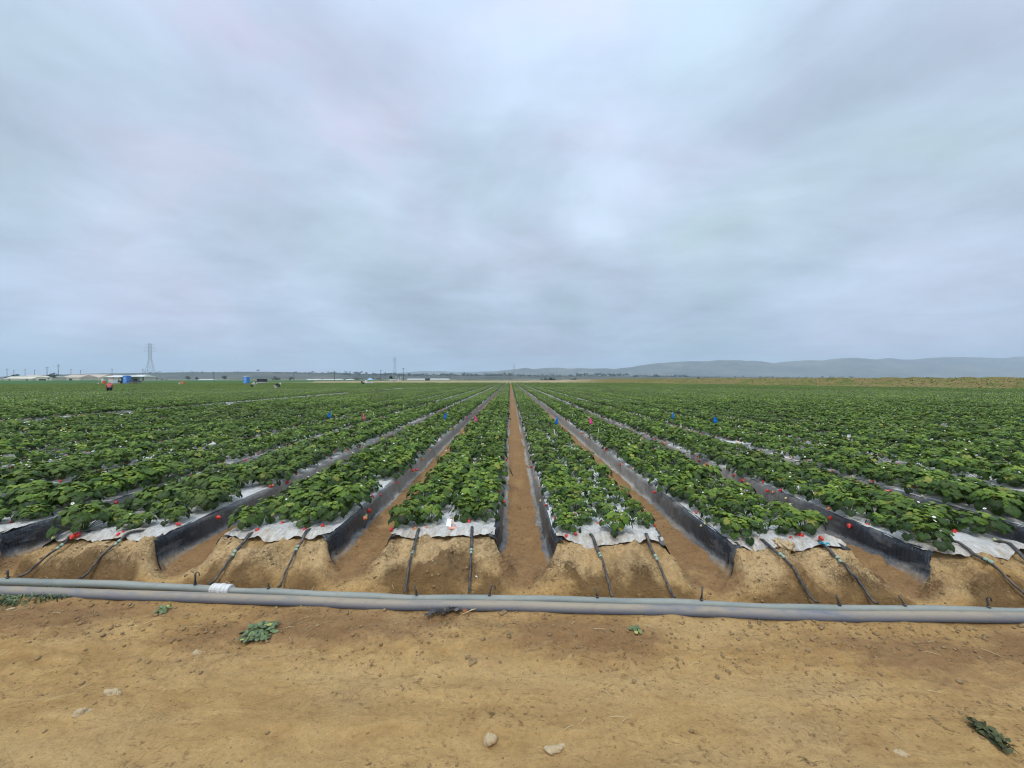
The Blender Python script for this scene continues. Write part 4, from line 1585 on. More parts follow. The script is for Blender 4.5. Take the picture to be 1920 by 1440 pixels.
# blue film scrap on a bed end
p = onz(246, 992, 0.30)
mb = MB()
vs, fs = [], []
for a in range(9):
    for b in range(5):
        u, v = a / 8 - .5, b / 4 - .5
        vs.append((u * 0.11, v * 0.045, 0.012 + 0.016 * abs(math.sin(a * 1.7 + b * 1.3))))
for a in range(8):
    for b in range(4):
        fs.append((a * 5 + b, (a + 1) * 5 + b, (a + 1) * 5 + b + 1, a * 5 + b + 1))
mb.add(vs, fs)
pz = film_top(p.x, p.y, -4)
o = mb.build('tape_scrap', M['blue_plastic'], None, False, (p.x, p.y, pz))
o.modifiers.new('thickness', 'SOLIDIFY').thickness = 0.003
tag(o, 'crumpled bright blue scrap on the white film of a bed end', 'plastic scrap')

# paper tag with ribbon
p = onz(842, 982, 0.33)
tz = film_top(p.x, p.y, -1)
root = empty('paper_tag', (p.x, p.y, tz))
mb = MB()
mb.add([(-.026, -.05, .012), (.026, -.05, .008), (.026, 0.03, .055), (-.022, 0.03, .06), (-.026, -.05, .0135), (.026, -.05, .0095), (.026, 0.03, .0565), (-.022, 0.03, .0615)], [(3, 2, 1, 0), (4, 5, 6, 7), (0, 1, 5, 4), (1, 2, 6, 5), (2, 3, 7, 6), (3, 0, 4, 7)])
mb.build('tag_sheet', M['paper'], root)
mb = MB()
mb.tube([(0.022, 0.0, .05), (0.035, -0.02, 0.045), (0.05, -0.035, 0.03), (0.075, -0.04, 0.02)], 0.007, 6, squash=0.4)
mb.build('ribbon', M['peach'], root, True)
tag(root, 'white paper tag with peach ribbon on the bed end beside the central furrow', 'tag')
mb = MB()
p2 = onz(848, 992, 0.3)
mb.blob((0, 0, 0), (0.045, 0.022, 0.013), 0, 3, 2, 0.3)
o = mb.build('dead_leaf', M['peach'], None, True, (p2.x, p2.y, film_top(p2.x, p2.y, -1) + 0.008))
tag(o, 'curled tan dead leaf lying in front of the paper tag', 'dead leaf')


def leafy_weed(name, px, py, rad, n, lab, cat, tint=(0.1, 0.8), leafl=0.06, flat=True, grp=None):
    p = onz(px, py, 0)
    p.z = gz(p.x, p.y)
    mb = MB()
    r = random.Random(int(px))
    for i in range(n):
        a = i * 2.4 + r.uniform(-.4, .4)
        q = math.sqrt((i + .5) / n)
        o_ = Vector((math.cos(a), math.sin(a), 0))
        tip = o_ * rad * q * r.uniform(.8, 1.1) + Vector((0, 0, rad * (0.5 - 0.33 * q) * r.uniform(.7, 1.3) + 0.006))
        mb.tube([(0, 0, 0.0), tip * 0.6 + Vector((0, 0, 0.012)), tip], 0.002, 3, 1, False)
        el = R(r.uniform(-30, 25))
        d = o_ * math.cos(el) + Vector((0, 0, math.sin(el)))
        tn = r.uniform(*tint) if r.random() > 0.07 else 1.0
        leaflet(mb, tip - d * leafl * 0.3, d, Vector((r.uniform(-.3, .3), r.uniform(-.3, .3), 1)), leafl * r.uniform(.7, 1.15), leafl * 0.40, tn, 4, 4, 0.2, 0.3, 0.08)
    o = mb.build(name, [M['weed'], M['stalk']], None, True, p)
    return tag(o, lab, cat, grp)


leafy_weed('leafy_weed', 487, 1190, 0.105, 75, 'broad dusty green weed growing alone on the road', 'weed', leafl=0.040)
leafy_weed('leafy_weed', 305, 1147, 0.05, 14, 'faint small weed in front of the pipe', 'weed', leafl=0.03)
leafy_weed('leafy_weed', 1191, 1187, 0.04, 12, 'tiny green weed on the road past the twig', 'weed', leafl=0.035, tint=(0.3, 0.9))


def grass_tuft(px, py, n, spread, hgt, lab):
    p = onz(px, py, 0)
    p.z = gz(p.x, p.y)
    mb = MB()
    r = random.Random(int(px * 3))
    for i in range(n):
        a = r.uniform(0, 6.28)
        b0 = Vector((r.gauss(0, spread), r.gauss(0, spread * 0.3), 0))
        ln = hgt * r.uniform(.5, 1.3)
        o_ = Vector((math.cos(a), math.sin(a), 0))
        m_ = b0 + o_ * ln * .35 + Vector((0, 0, ln * .7))
        t_ = b0 + o_ * ln * .9 + Vector((0, 0, ln * .85))
        s_ = Vector((-o_.y, o_.x, 0)) * 0.005
        tn = r.uniform(.2, .95)
        mb.add([b0 - s_, b0 + s_, m_ + s_, m_ - s_, t_], [(0, 1, 2, 3), (3, 2, 4)], 0, tn)
    o = mb.build('grass_tuft', M['weed'], None, False, p)
    tag(o, lab, 'grass tuft')


grass_tuft(88, 1122, 150, 0.12, 0.05, 'feathery green weed tuft sprawling over the pipe')
grass_tuft(4, 1134, 110, 0.09, 0.045, 'low weed tuft before the pipe at the frame edge')

# withered plant lying on the road
p0, p1 = onz(1830, 1362), onz(1885, 1405)
mb = MB()
r = random.Random(5)
ax = p1 - p0
for i in range(120):
    f = r.random()
    c = ax * f + Vector((r.gauss(0, .012), r.gauss(0, .012), r.uniform(0.006, 0.035)))
    d = Vector((r.uniform(-1, 1), r.uniform(-1, 1), r.uniform(-.3, .4)))
    leaflet(mb, c, d, Vector((r.uniform(-1, 1), r.uniform(-1, 1), 1)), 0.035, 0.011, r.uniform(0, .35), 2, 2)
mb.tube([(0, 0, .012), ax * .5 + Vector((0, 0, .022)), ax * 1.1 + Vector((0, 0, .008))], 0.004, 5, 1)
o = mb.build('uprooted_weed', [plain('withered_leaf', (0.075, 0.085, 0.035), 0.85, 0.4, 20), M['bark']], None, False, (p0.x, p0.y, gz(p0.x, p0.y)))
tag(o, 'withered dark uprooted weed lying on the bare road', 'weed')

# ------------------------------------------------------------------ embankment and other fields


def build_bank():
    pts_ = [Vector((a, b, 0)) for a, b in BANK_PATH]
    fine = []
    for i in range(len(pts_) - 1):
        for q in range(22):
            fine.append(pts_[i].lerp(pts_[i + 1], q / 22))
    fine.append(pts_[-1])
    n = len(fine)
    prof = [(-5.5, -0.05), (-4.2, 0.35), (-3.0, 0.9), (-1.8, 1.5), (-0.9, 1.85), (0.2, 2.02), (2.0, 2.05), (4.5, 1.6), (7, 0.8), (9.5, -0.05)]
    X = np.zeros((n, len(prof)))
    Y = np.zeros_like(X)
    Z = np.zeros_like(X)
    B = np.zeros_like(X)
    for i, p in enumerate(fine):
        a = fine[max(0, i - 3)]
        b = fine[min(n - 1, i + 3)]
        t = (b - a).normalized()
        nr = Vector((t.y, -t.x, 0))      # pointing away from the field
        hs = float(np.interp(i / n, [0, 0.55, 0.68, 0.78, 1.0], [1.0, 1.0, 0.85, 0.5, 0.4]))
        bare = float(np.interp(i / n, [0, 0.62, 0.72, 1.0], [0, 0.05, 1.0, 1.0]))
        for j, (o_, h) in enumerate(prof):
            q = p + nr * o_
            X[i, j], Y[i, j] = q.x, q.y
            Z[i, j] = h * hs + (0.22 * float(fbm(q.x * 0.35, q.y * 0.35, 3, 6)) + 0.16 * float(fbm(q.x * 1.3, q.y * 1.3, 2, 8))) * (h > 0.1) * (0.4 + 0.6 * hs)
            B[i, j] = max(bare, 0.8 if j == 0 else 0)
    o = grid_mesh('embankment', X, Y, Z, [M['bank']], {'bare': B}, smooth=True)
    tag(o, 'low earth bank of dry golden grass bordering the field', 'embankment', kind='structure')
    # dry grass standing on it
    mb = MB()
    r = random.Random(12)
    for i in range(6000):
        a = min(n - 2, int(n * 0.66 * r.random()))
        j = r.randint(1, 4)
        f, g_ = r.random(), r.random()
        def at(m_):
            return m_[a, j] * (1 - f) * (1 - g_) + m_[a + 1, j] * f * (1 - g_) + m_[a, j + 1] * (1 - f) * g_ + m_[a + 1, j + 1] * f * g_
        c = Vector((at(X), at(Y), at(Z) - 0.03))
        h = r.uniform(.06, .17)
        w = r.uniform(.05, .13)
        an = r.uniform(0, 3.14)
        s_ = Vector((math.cos(an) * w, math.sin(an) * w, 0))
        l_ = Vector((r.uniform(-.12, .12), r.uniform(-.12, .12), h))
        mb.add([c - s_, c + s_, c + s_ * .3 + l_, c - s_ * .5 + l_ * .8], [(0, 1, 2, 3)], 0, r.random())

    def gfn(g):
        t = attr(g, 'tint')
        pn = g.noise(g.mapv(P(g), (0.12, 0.12, 0.3)), 1, 4, 0.6)
        c = g.ramp(t, [(0, (0.165, 0.165, 0.052)), (0.5, (0.195, 0.18, 0.062)), (1, (0.235, 0.20, 0.08))])
        c = g.mix(g.rng(pn, 0.44, 0.66, 0, 0.6), c, (0.15, 0.155, 0.045))
        return principled(g, col=c, rough=1.0, spec=0.0)
    o = mb.build('dry_grass', material('dry_grass_blade', gfn), None)
    tag(o, 'dry golden and olive grass covering the earth bank', 'grass', kind='stuff')


build_bank()


def sheet(name, poly, z, mat, lab, cat, kind='structure'):
    mb = MB()
    mb.add([(a, b, z) for a, b in poly], [tuple(range(len(poly)))])
    o = mb.build(name, mat, None)
    tag(o, lab, cat, kind=kind)
    return o


XL = xc(K_MIN) - 1.2
mbx = MB()
ww = np.arange(-620, XL - 0.5, 6.0)
YY = np.array(list(np.arange(30, 470, 8.0)))
Xc, Yc = np.meshgrid(ww, YY)
Zc = 0.42 + 0.10 * fbm(Xc * 0.2, Yc * 0.2, 2, 3)
Zc[:, -1] = 0.0
Zc[0, :] = 0.0
o = grid_mesh('crop_field', Xc, Yc, Zc, [M['crop']])
tag(o, 'bluish green neighbouring field of another crop in front of the buildings', 'field', kind='structure')

# ------------------------------------------------------------------ mountains and ridges


def ridge(name, pts_px, dist, depth, mat, lab, seed, nx=260, ny=44, base_px=None, rough=0.22):
    xs = np.array([atd(a, b, dist).x for a, b in pts_px])
    hs = np.array([atd(a, b, dist).z for a, b in pts_px])
    X1 = np.linspace(xs[0], xs[-1], nx)
    Hs = np.interp(X1, xs, hs)
    ker = np.ones(3) / 3
    Hs = np.convolve(np.pad(Hs, 1, mode='edge'), ker, mode='valid')
    v = np.linspace(0, 1, ny)
    X, V = np.meshgrid(X1, v)
    H = np.tile(Hs, (ny, 1))
    sc_ = dist / 60.0
    g1 = fbm(X / (sc_ * 5), V * 2.6, 4, seed)
    g2 = np.abs(fbm(X / (sc_ * 1.5), V * 1.5 + 9, 4, seed + 4))
    up = sstep(0, 0.62, V + 0.05 * g1)
    dn = 1 - sstep(0.66, 1.0, V)
    shape = up * dn
    Z = H * shape * (1 - (0.8 * rough * g2 + rough * np.abs(g1)) * (1 - np.abs(V - 0.64) * 0) * (1 - sstep(0.5, 0.64, V) * (1 - sstep(0.64, 0.8, V)))) - 2
    Yw = dist - depth * 0.64 + V * depth + 0.12 * depth * g1 * (1 - up)
    o = grid_mesh(name, X, Yw, Z, [mat])
    tag(o, lab, 'mountain', kind='structure')
    return o


MOUNT = [(890, 706), (915, 699), (945, 694), (975, 691), (985, 689), (1000, 692), (1020, 690), (1045, 689), (1065, 691), (1085, 690), (1110, 691), (1135, 690), (1150, 692), (1165, 690), (1185, 688), (1200, 685), (1230, 681), (1255, 679), (1275, 678), (1290, 677), (1310, 677), (1330, 677), (1345, 675), (1365, 675), (1388, 675), (1398, 677), (1412, 676), (1432, 678), (1450, 681), (1470, 678), (1495, 676), (1520, 675), (1545, 676), (1560, 673), (1585, 671), (1605, 671), (1620, 673), (1645, 674), (1665, 671), (1690, 674), (1715, 674), (1740, 671), (1785, 669), (1830, 670), (1865, 671), (1890, 671), (1910, 668), (1935, 669), (2000, 674), (2100, 668), (2250, 676)]
ridge('mountains', MOUNT, 7000, 2600, M['mountain'], 'hazy blue-grey mountain range behind the embankment', 3, nx=420, ny=44, rough=0.42)
BACK = [(500, 707), (620, 705), (760, 698), (790, 696), (830, 696), (850, 697), (885, 697), (920, 696), (960, 697), (1000, 700), (1060, 704), (1150, 709)]
ridge('hills', BACK, 9500, 2400, M['mountain'], 'faint far hills behind the central furrow', 9)
LOW = [(-300, 709), (-100, 708), (60, 706), (140, 702), (200, 700), (270, 698.5), (330, 698), (400, 697.5), (450, 697), (490, 696.5), (530, 697), (600, 698.5), (660, 700), (720, 701), (800, 702), (900, 703), (1000, 703.5), (1100, 704), (1200, 705), (1280, 705), (1400, 706), (1600, 708), (1900, 710)]
ridge('low_hills', LOW, 2600, 1100, M['ridge'], 'low pale ridge with trees beyond the field', 21, nx=300, rough=0.06)

# ------------------------------------------------------------------ trees


def crown_quads(mb, c, rx, ry, rz_, n, r, leaf):
    clumps = []
    for i in range(max(5, n // 45)):
        a = r.uniform(0, 6.28)
        q = math.sqrt(r.random())
        zz = r.uniform(-0.8, 0.9)
        w = math.sqrt(max(0.05, 1 - zz * zz * 0.8))
        clumps.append((Vector((c[0] + rx * q * w * math.cos(a), c[1] + ry * q * w * math.sin(a), c[2] + rz_ * zz)), r.uniform(.22, .42), r.uniform(-.22, .22)))
    for i in range(n):
        cc, k, dt = r.choice(clumps)
        p = cc + Vector((r.gauss(0, .5) * rx * k, r.gauss(0, .5) * ry * k, r.gauss(0, .5) * rz_ * k))
        a, b = r.uniform(0, 6.28), r.uniform(-.9, .9)
        d = Vector((math.cos(a) * math.cos(b), math.sin(a) * math.cos(b), math.sin(b))) * leaf
        e = d.cross(Vector((r.uniform(-1, 1), r.uniform(-1, 1), r.uniform(-1, 1)))).normalized() * leaf * .7
        mb.add([p - d, p + e, p + d, p - e], [(0, 1, 2, 3)], 0, min(1, max(0, .45 + dt + r.uniform(-.25, .25))))


def tree(px, base_py, dist, w_px, h_px, lab, kind_='tree', seed=1):
    k = dist / F
    base = atd(px, base_py, dist)
    base.z = max(-0.05, min(base.z, 200)) if dist > 1500 else 0.0
    h = atd(px, base_py - h_px, dist).z - base.z
    w = w_px * k / 2
    root = empty(kind_, base)
    r = random.Random(seed)
    mb = MB()
    th = h * (0.28 if kind_ != 'bush' else 0.12)
    mb.tube([(0, 0, -0.1), (0.02 * w, 0, th * .6), (0, 0.02 * w, th), (0.05 * w, 0, h * .8)], [h * .045, h * .035, h * .03, h * .01], 7)
    for a in range(6):
        an = a * 1.05 + r.uniform(-.3, .3)
        mb.tube([(0, 0, th * r.uniform(.7, 1.2)), (w * .35 * math.cos(an), w * .35 * math.sin(an), h * .5), (w * .7 * math.cos(an), w * .7 * math.sin(an), h * r.uniform(.55, .8))], [h * .02, h * .013, h * .006], 5)
    mb.build('trunk', M['bark'], root)
    mb = MB()
    zc = (th + h) / 2 if kind_ != 'bush' else h * .5
    crown_quads(mb, (0, 0, zc), w * .92, w * .8, (h - zc) * .95, 620, r, max(h, w) * 0.055)
    mb.build('crown', M['tree_leaf'], root)
    return tag(root, lab, kind_.replace('_', ' '))


tree(104, 711, 430, 20, 11, 'dark round tree between the cream sheds', seed=1)
tree(32, 711, 460, 14, 9, 'dark low tree at the cream sheds near the frame edge', seed=2)
tree(14, 711, 520, 9, 5, 'small grey-green tree by the outermost utility pole', seed=9)
tree(353, 711, 620, 9, 5, 'small bushy tree past the tall pylon, first of three', seed=3)
tree(369, 711, 640, 7, 5, 'small dark tree with a narrow crown past the pylon', seed=4)
tree(420, 711, 600, 9, 6, 'boxy little tree between pylon and open booth', seed=5)
tree(484, 697, 2500, 7, 4, 'lone rounded tree on the ridge skyline above the dark trailer', seed=6)
tree(518, 711, 560, 17, 5, 'wide flat dark bush beyond the dark trailer', 'bush', 7)
tree(545, 711, 560, 10, 4, 'small dark bush beside a utility pole', 'bush', 8)
tree(733, 711, 420, 7, 6, 'dark bush at the white truck', 'bush', 10)
tree(1022, 712, 330, 16, 4, 'dark low bush behind the tractor', 'bush', 11)
tree(1037, 712, 330, 12, 4, 'flat bush behind the spray boom', 'bush', 12)
tree(1076, 712, 340, 12, 3, 'small bush past the spray boom', 'bush', 13)
tree(1310, 711, 112, 3.2, 3.5, 'small dark shrub on the bank nearest the mountain notch', 'bush', 14)
tree(1425, 716, 100, 4, 4, 'dark shrub on the slope of the dry bank', 'bush', 15)

# distant treelines as one mass
mb = MB()
r = random.Random(99)
for (x0, x1, yb, dist, hmin, hmax, n) in [(270, 470, 699, 2350, 1, 3, 60), (510, 690, 700, 2350, 1, 3.5, 90), (640, 760, 703, 2300, 1.5, 4, 90), (740, 960, 704, 2250, 1.5, 4.5, 180), (960, 1110, 705, 2250, 1, 4, 90), (1080, 1180, 704, 2250, 2, 5, 60), (1180, 1290, 706, 2250, 1.5, 4.5, 60), (1300, 1600, 708, 2300, 0.8, 3, 90), (640, 740, 711, 900, 1.5, 3, 60), (850, 960, 712, 900, 0.8, 1.6, 40), (60, 330, 712, 560, 1, 3, 40)]:
    for i in range(n):
        px = r.uniform(x0, x1)
        b = atd(px, yb + r.uniform(0, 1.5), dist * r.uniform(.95, 1.05))
        b.z = max(b.z, 0)
        h = r.uniform(hmin, hmax) * dist / F * r.choice([.7, 1, 1, 1.2])
        w = h * r.uniform(.5, 1.4)
        crown_quads(mb, (b.x, b.y, b.z + h * .5), w, w, h * .55, 34, r, h * .22)
o = mb.build('treeline', M['tree_leaf'], None)
tag(o, 'far belts of small dark trees along the low ridge', 'trees', kind='stuff')

# ------------------------------------------------------------------ pylons and poles


def pylon(px, top_py, dist, lab, spread=0.2):
    top = atd(px, top_py, dist)
    H = top.z
    root = empty('power_pylon', (top.x, dist, 0))
    root.rotation_euler.z = 0.5
    w0, w1 = H * 0.115, H * 0.028
    t = H * 0.0026
    waist = H * 0.58

    def wid(z):
        return w0 + (w1 - w0) * min(1, z / waist)
    for sx in (-1, 1):
        for sy in (-1, 1):
            mb = MB()
            mb.tube([(sx * w0, sy * w0, 0), (sx * w1, sy * w1, waist), (sx * w1 * .8, sy * w1 * .8, H)], t * .8, 4)
            mb.build('leg', M['steel'], root)
    mb = MB()
    zs = [0, .14, .27, .38, .48, .58, .66, .74, .82, .9, 1.0]
    for a, b in zip(zs[:-1], zs[1:]):
        za, zb = a * H, b * H
        wa, wb = wid(za), wid(zb)
        for s_ in (-1, 1):
            mb.tube([(-wa, s_ * wa, za), (wb, s_ * wb, zb)], t * .45, 3)
            mb.tube([(wa, s_ * wa, za), (-wb, s_ * wb, zb)], t * .45, 3)
            mb.tube([(s_ * wa, -wa, za), (s_ * wb, wb, zb)], t * .45, 3)
            mb.tube([(s_ * wa, wa, za), (s_ * wb, -wb, zb)], t * .45, 3)
        mb.tube([(-wb, -wb, zb), (wb, -wb, zb)], t * .45, 3)
        mb.tube([(-wb, wb, zb), (wb, wb, zb)], t * .45, 3)
    mb.build('lattice', M['steel'], root)
    for z, aw in ((.80, .115), (.88, .10), (.965, .085)):
        mb = MB()
        for s_ in (-1, 1):
            mb.tube([(s_ * w1, 0, z * H + H * .02), (s_ * aw * H, 0, z * H)], t * .6, 4)
            mb.tube([(s_ * w1, 0, z * H - H * .012), (s_ * aw * H, 0, z * H)], t * .5, 4)
            mb.tube([(s_ * aw * H, 0, z * H), (s_ * aw * H, 0, z * H - H * .03)], t * .4, 4)
        mb.build('cross_arm', M['steel'], root)
    tag(root, lab, 'pylon', 'lattice power pylons')


pylon(281, 644, 480, 'tallest lattice power pylon rising behind the blue booth')
pylon(740, 670, 800, 'hazy lattice power pylon above the white truck')
pylon(964, 683, 1150, 'small far lattice power pylon over the central furrow')

POLES = [(13, 691, 560, 'outermost utility pole by the frame edge'), (26, 694, 560, 'short utility pole behind the low dark tree'), (47, 692, 620, 'faint utility pole between two dark trees'), (65, 693, 620, 'faint utility pole next to the round dark tree'), (88, 688, 470, 'utility pole with clear crossarm beside the round dark tree'), (109, 683, 470, 'tallest utility pole above the round dark tree'), (133, 692, 560, 'utility pole over the tan roofed barn'), (151, 694, 640, 'faint utility pole past the tan roofed barn'), (210, 691, 520, 'utility pole rising over the white canopy shed'), (268, 692, 520, 'utility pole next to the tall pylon'), (401, 697, 430, 'plain dark utility pole before the ridge trees'), (551, 697, 420, 'utility pole beside the small dark bush'), (627, 695, 420, 'utility pole standing alone on the ridge line'), (714, 694, 400, 'utility pole just before the white truck'), (756, 690, 380, 'dark utility pole just past the white truck')]
for px, py, d, lab in POLES:
    top = atd(px, py, d)
    root = empty('utility_pole', (top.x, d, 0))
    H = top.z
    mb = MB()
    mb.tube([(0, 0, 0), (0, 0, H * .5), (0, 0, H)], [0.30, 0.25, 0.2], 7)
    mb.build('pole_shaft', M['timber'], root)
    mb = MB()
    mb.box((0, 0.3, H * .94), (H * .20, 0.2, 0.28), 0)
    if 'clear' in lab or 'tallest' in lab:
        mb.box((0, 0.3, H * .84), (H * .16, 0.2, 0.25), 0)
    mb.build('cross_arm', M['timber'], root)
    mb = MB()
    for s_ in (-.09, -.045, .045, .09):
        mb.tube([(s_ * H, 0.3, H * .95), (s_ * H, 0.3, H * .975)], 0.1, 6)
    mb.build('insulators', M['steel'], root)
    tag(root, lab, 'utility pole', 'utility poles along the horizon')

# ------------------------------------------------------------------ buildings and field equipment


def shed(name, x0p, x1p, top_py, dist, depth, wall, roof, lab, cat, doors=(), rise=0.35, open_=False):
    a, b = atd(x0p, 711, dist), atd(x1p, 711, dist)
    H = atd(x0p, top_py, dist).z
    w = b.x - a.x
    root = empty(name, ((a.x + b.x) / 2, dist + depth / 2, 0))
    eave = H * (1 - rise)
    if not open_:
        mb = MB()
        mb.box((0, 0, eave / 2), (w, depth, eave))
        mb.build('wall', wall, root)
    else:
        for sx in (-.47, -.16, .16, .47):
            mb = MB()
            mb.box((sx * w, -depth * .45, eave / 2), (0.35, 0.35, eave))
            mb.build('post', wall, root)
        mb = MB()
        mb.box((0, depth * .4, eave / 2), (w, 0.3, eave))
        mb.build('back_wall', M['shade_glass'], root)  # near-black sheet that paints the shade under the open canopy roof
    mb = MB()
    o_ = 0.5
    y0, y1 = -depth / 2 - o_, depth / 2 + o_
    xx = w / 2 + o_
    vs = [(-xx, y0, eave), (xx, y0, eave), (xx, y1, eave), (-xx, y1, eave), (-xx * .9, 0, H), (xx * .9, 0, H)]
    vs += [(v[0], v[1], v[2] + 0.18) for v in vs]
    mb.add(vs, [(6, 7, 11, 10), (8, 9, 10, 11), (7, 8, 11), (9, 6, 10), (0, 1, 7, 6), (1, 2, 8, 7), (2, 3, 9, 8), (3, 0, 6, 9), (0, 3, 2, 1)])
    mb.build('roof', roof, root)
    for (dx, dw, dh, nm) in doors:
        mb = MB()
        mb.box((dx * w / 2, -depth / 2 - 0.06, dh / 2 if nm == 'door' else eave * .6), (dw, 0.1, dh))
        mb.build(nm, M['shade_glass'], root)
    return tag(root, lab, cat)


shed('greenhouse', 8, 36, 706, 430, 14, M['cream'], M['cream'], 'low cream greenhouse nearest the frame edge', 'greenhouse', [(-.3, 2, 1.6, 'door')], 0.5)
shed('greenhouse', 36, 60, 706.5, 430, 14, M['cream'], M['cream'], 'low cream greenhouse with a lower gable, second from the frame edge', 'greenhouse', [(.2, 2, 1.6, 'door')], 0.5)
shed('farm_shed', 68, 97, 705.5, 425, 14, M['cream'], M['cream'], 'cream shed with a wide dark open bay beside the round tree', 'shed', [(-.2, 8, 2.0, 'door'), (.6, 2, 1, 'window')], 0.25)  # wide door is a flat dark panel painting the shade inside the bay
shed('barn', 115, 150, 702.5, 460, 20, M['cream'], M['roof_tan'], 'cream barn with tan roof just past the round dark tree', 'barn', [(0, 4, 2.5, 'door')], 0.5)
shed('barn', 140, 186, 702, 500, 26, M['cream'], M['roof_tan'], 'larger tan roofed barn farther back', 'barn', [(.55, 5, 2.5, 'window'), (.2, 3, 1.5, 'window')], 0.55)
shed('farmhouse', 38, 70, 703.5, 560, 16, M['roof_tan'], M['roof_tan'], 'brown roofed house behind the greenhouses', 'house', [(0, 2, 1, 'window')], 0.5)
shed('farmhouse', 58, 92, 703, 600, 16, M['roof_tan'], M['steel'], 'grey roofed house behind the cream shed', 'house', [(0, 2, 1, 'window')], 0.5)
shed('canopy_shed', 196, 240, 704, 300, 14, M['cream'], M['roof_white'], 'open shed with long white canopy roof behind the field equipment', 'shed', [], 0.25, True)
shed('canopy_shed', 240, 262, 703, 310, 14, M['cream'], M['roof_white'], 'white roofed shed right behind the blue booth', 'shed', [(.3, 3, 2, 'door')], 0.3)
for i, (a, b) in enumerate(((763, 780), (781, 796), (806, 822), (823, 841))):
    shed('greenhouse', a, b, 710.2, 640, 10, M['roof_white'], M['roof_white'], f'long low white greenhouse past the white truck, {ordinal(i + 1)} in the line', 'greenhouse', [], 0.5)
shed('trailer_van', 797, 805, 709.5, 520, 4, M['machine'], M['machine'], 'small dark hut between the white greenhouses', 'hut', [], 0.15)
for i, (a, b) in enumerate(((372, 384), (386, 398), (575, 600), (604, 640), (648, 660))):
    shed('greenhouse', a, b, 710.8, 620, 8, M['roof_white'], M['roof_white'], ['thin white tunnel past the pylon', 'thin white tunnel beside the plain dark pole', 'thin white tunnel beyond the black-vested picker', 'long thin white tunnel behind the lone pole', 'short white tunnel before the pale blue umbrella cart'][i], 'greenhouse', [], 0.5)


def wheel_into(root, x, y, r_, w=0.2, rx=0.0):
    o = MB()
    o.tube([(x, y - w / 2, r_), (x, y - w / 2 + .02, r_), (x, y + w / 2 - .02, r_), (x, y + w / 2, r_)], [r_ * .9, r_, r_, r_ * .9], 16)
    wo = o.build('wheel', M['rubber'], root)
    o = MB()
    o.tube([(x, y - w / 2 - .01, r_), (x, y + w / 2 + .01, r_)], r_ * .5, 10)
    o.build('rim', M['steel'], wo)


def booth(px, dist, lab, top_py, open_top=False):
    p = atd(px, 711, dist)
    H = atd(px, top_py, dist).z
    root = empty('portable_toilet', (p.x, dist, 0))
    w = 1.25
    z0 = H - 2.3
    mb = MB()
    mb.box((0, 0, z0 + 1.05), (w, w, 2.1))
    mb.build('cabin', M['blue_booth'], root)
    mb = MB()
    mb.box((0, 0, z0 + 2.16), (w + .1, w + .1, 0.12))
    mb.box((0, 0, z0 + 2.25), (w * .8, w * .8, 0.1), taper=.7)
    mb.build('roof', M['roof_white'] if open_top else M['blue_booth'], root)
    mb = MB()
    mb.box((0.02, -w / 2 - .02, z0 + 1.0), (0.8, 0.05, 1.85))
    d = mb.build('door', plain('paler_blue_door', (0.15, 0.36, 0.74), 0.5, 0.06, 2), root)
    mb = MB()
    mb.box((-.1, -w / 2 - .055, z0 + 1.35), (0.28, 0.03, 0.2))
    mb.build('door_sign', M['roof_white'], d)
    mb = MB()
    mb.box((0, 0, z0 - .08), (w + .7, w + .2, 0.16))
    mb.build('trailer_deck', M['steel'], root)
    for s_ in (-1, 1):
        wheel_into(root, 0.3, s_ * (w / 2 + .25), 0.3)
    tag(root, lab, 'portable toilet')


booth(238, 112, 'solid blue portable toilet beside the flat trailer', 704)
booth(462, 118, 'blue portable toilet with pale roof near the grey-shirted picker', 705, True)

# flat trailer beside the first booth
def flat_trailer(x0p, x1p, dist, deckz, lab, load):
    a, b = atd(x0p, 711, dist), atd(x1p, 711, dist)
    w = b.x - a.x
    root = empty('flat_trailer', ((a.x + b.x) / 2, dist, 0))
    mb = MB()
    mb.box((0, 0, deckz), (w, 1.8, 0.18))
    mb.box((0, 0, deckz - .16), (w * .9, .3, 0.14))
    mb.build('deck', M['roof_white'] if load == 'dark' else M['steel'], root)
    for s_ in (-1, 1):
        for q in (-.25, .25):
            wheel_into(root, q * w, s_ * .95, 0.36)
    mb = MB()
    mb.tube([(-w / 2, 0, deckz - .1), (-w / 2 - 1.2, 0, .35)], 0.06, 6)
    mb.build('drawbar', M['steel'], root)
    if load == 'dark':
        mb = MB()
        mb.box((0, 0, deckz + .55), (w * .92, 1.6, 0.9))
        mb.box((0, 0, deckz + 1.03), (w * .98, 1.75, 0.06))
        mb.build('cargo_box', M['machine'], root)
    else:
        mb = MB()
        for q in range(5):
            mb.box((-w * .4 + q * w * .2, 0, deckz + .22), (w * .16, 1.4, .3))
        mb.build('cargo_rack', M['machine'], root)
    tag(root, lab, 'trailer')


flat_trailer(246, 261, 112, 0.95, 'flat trailer with low dark load beside the solid blue toilet', 'low')
flat_trailer(484, 499, 122, 0.80, 'dark covered trailer with pale deck beside the pale roofed toilet', 'dark')

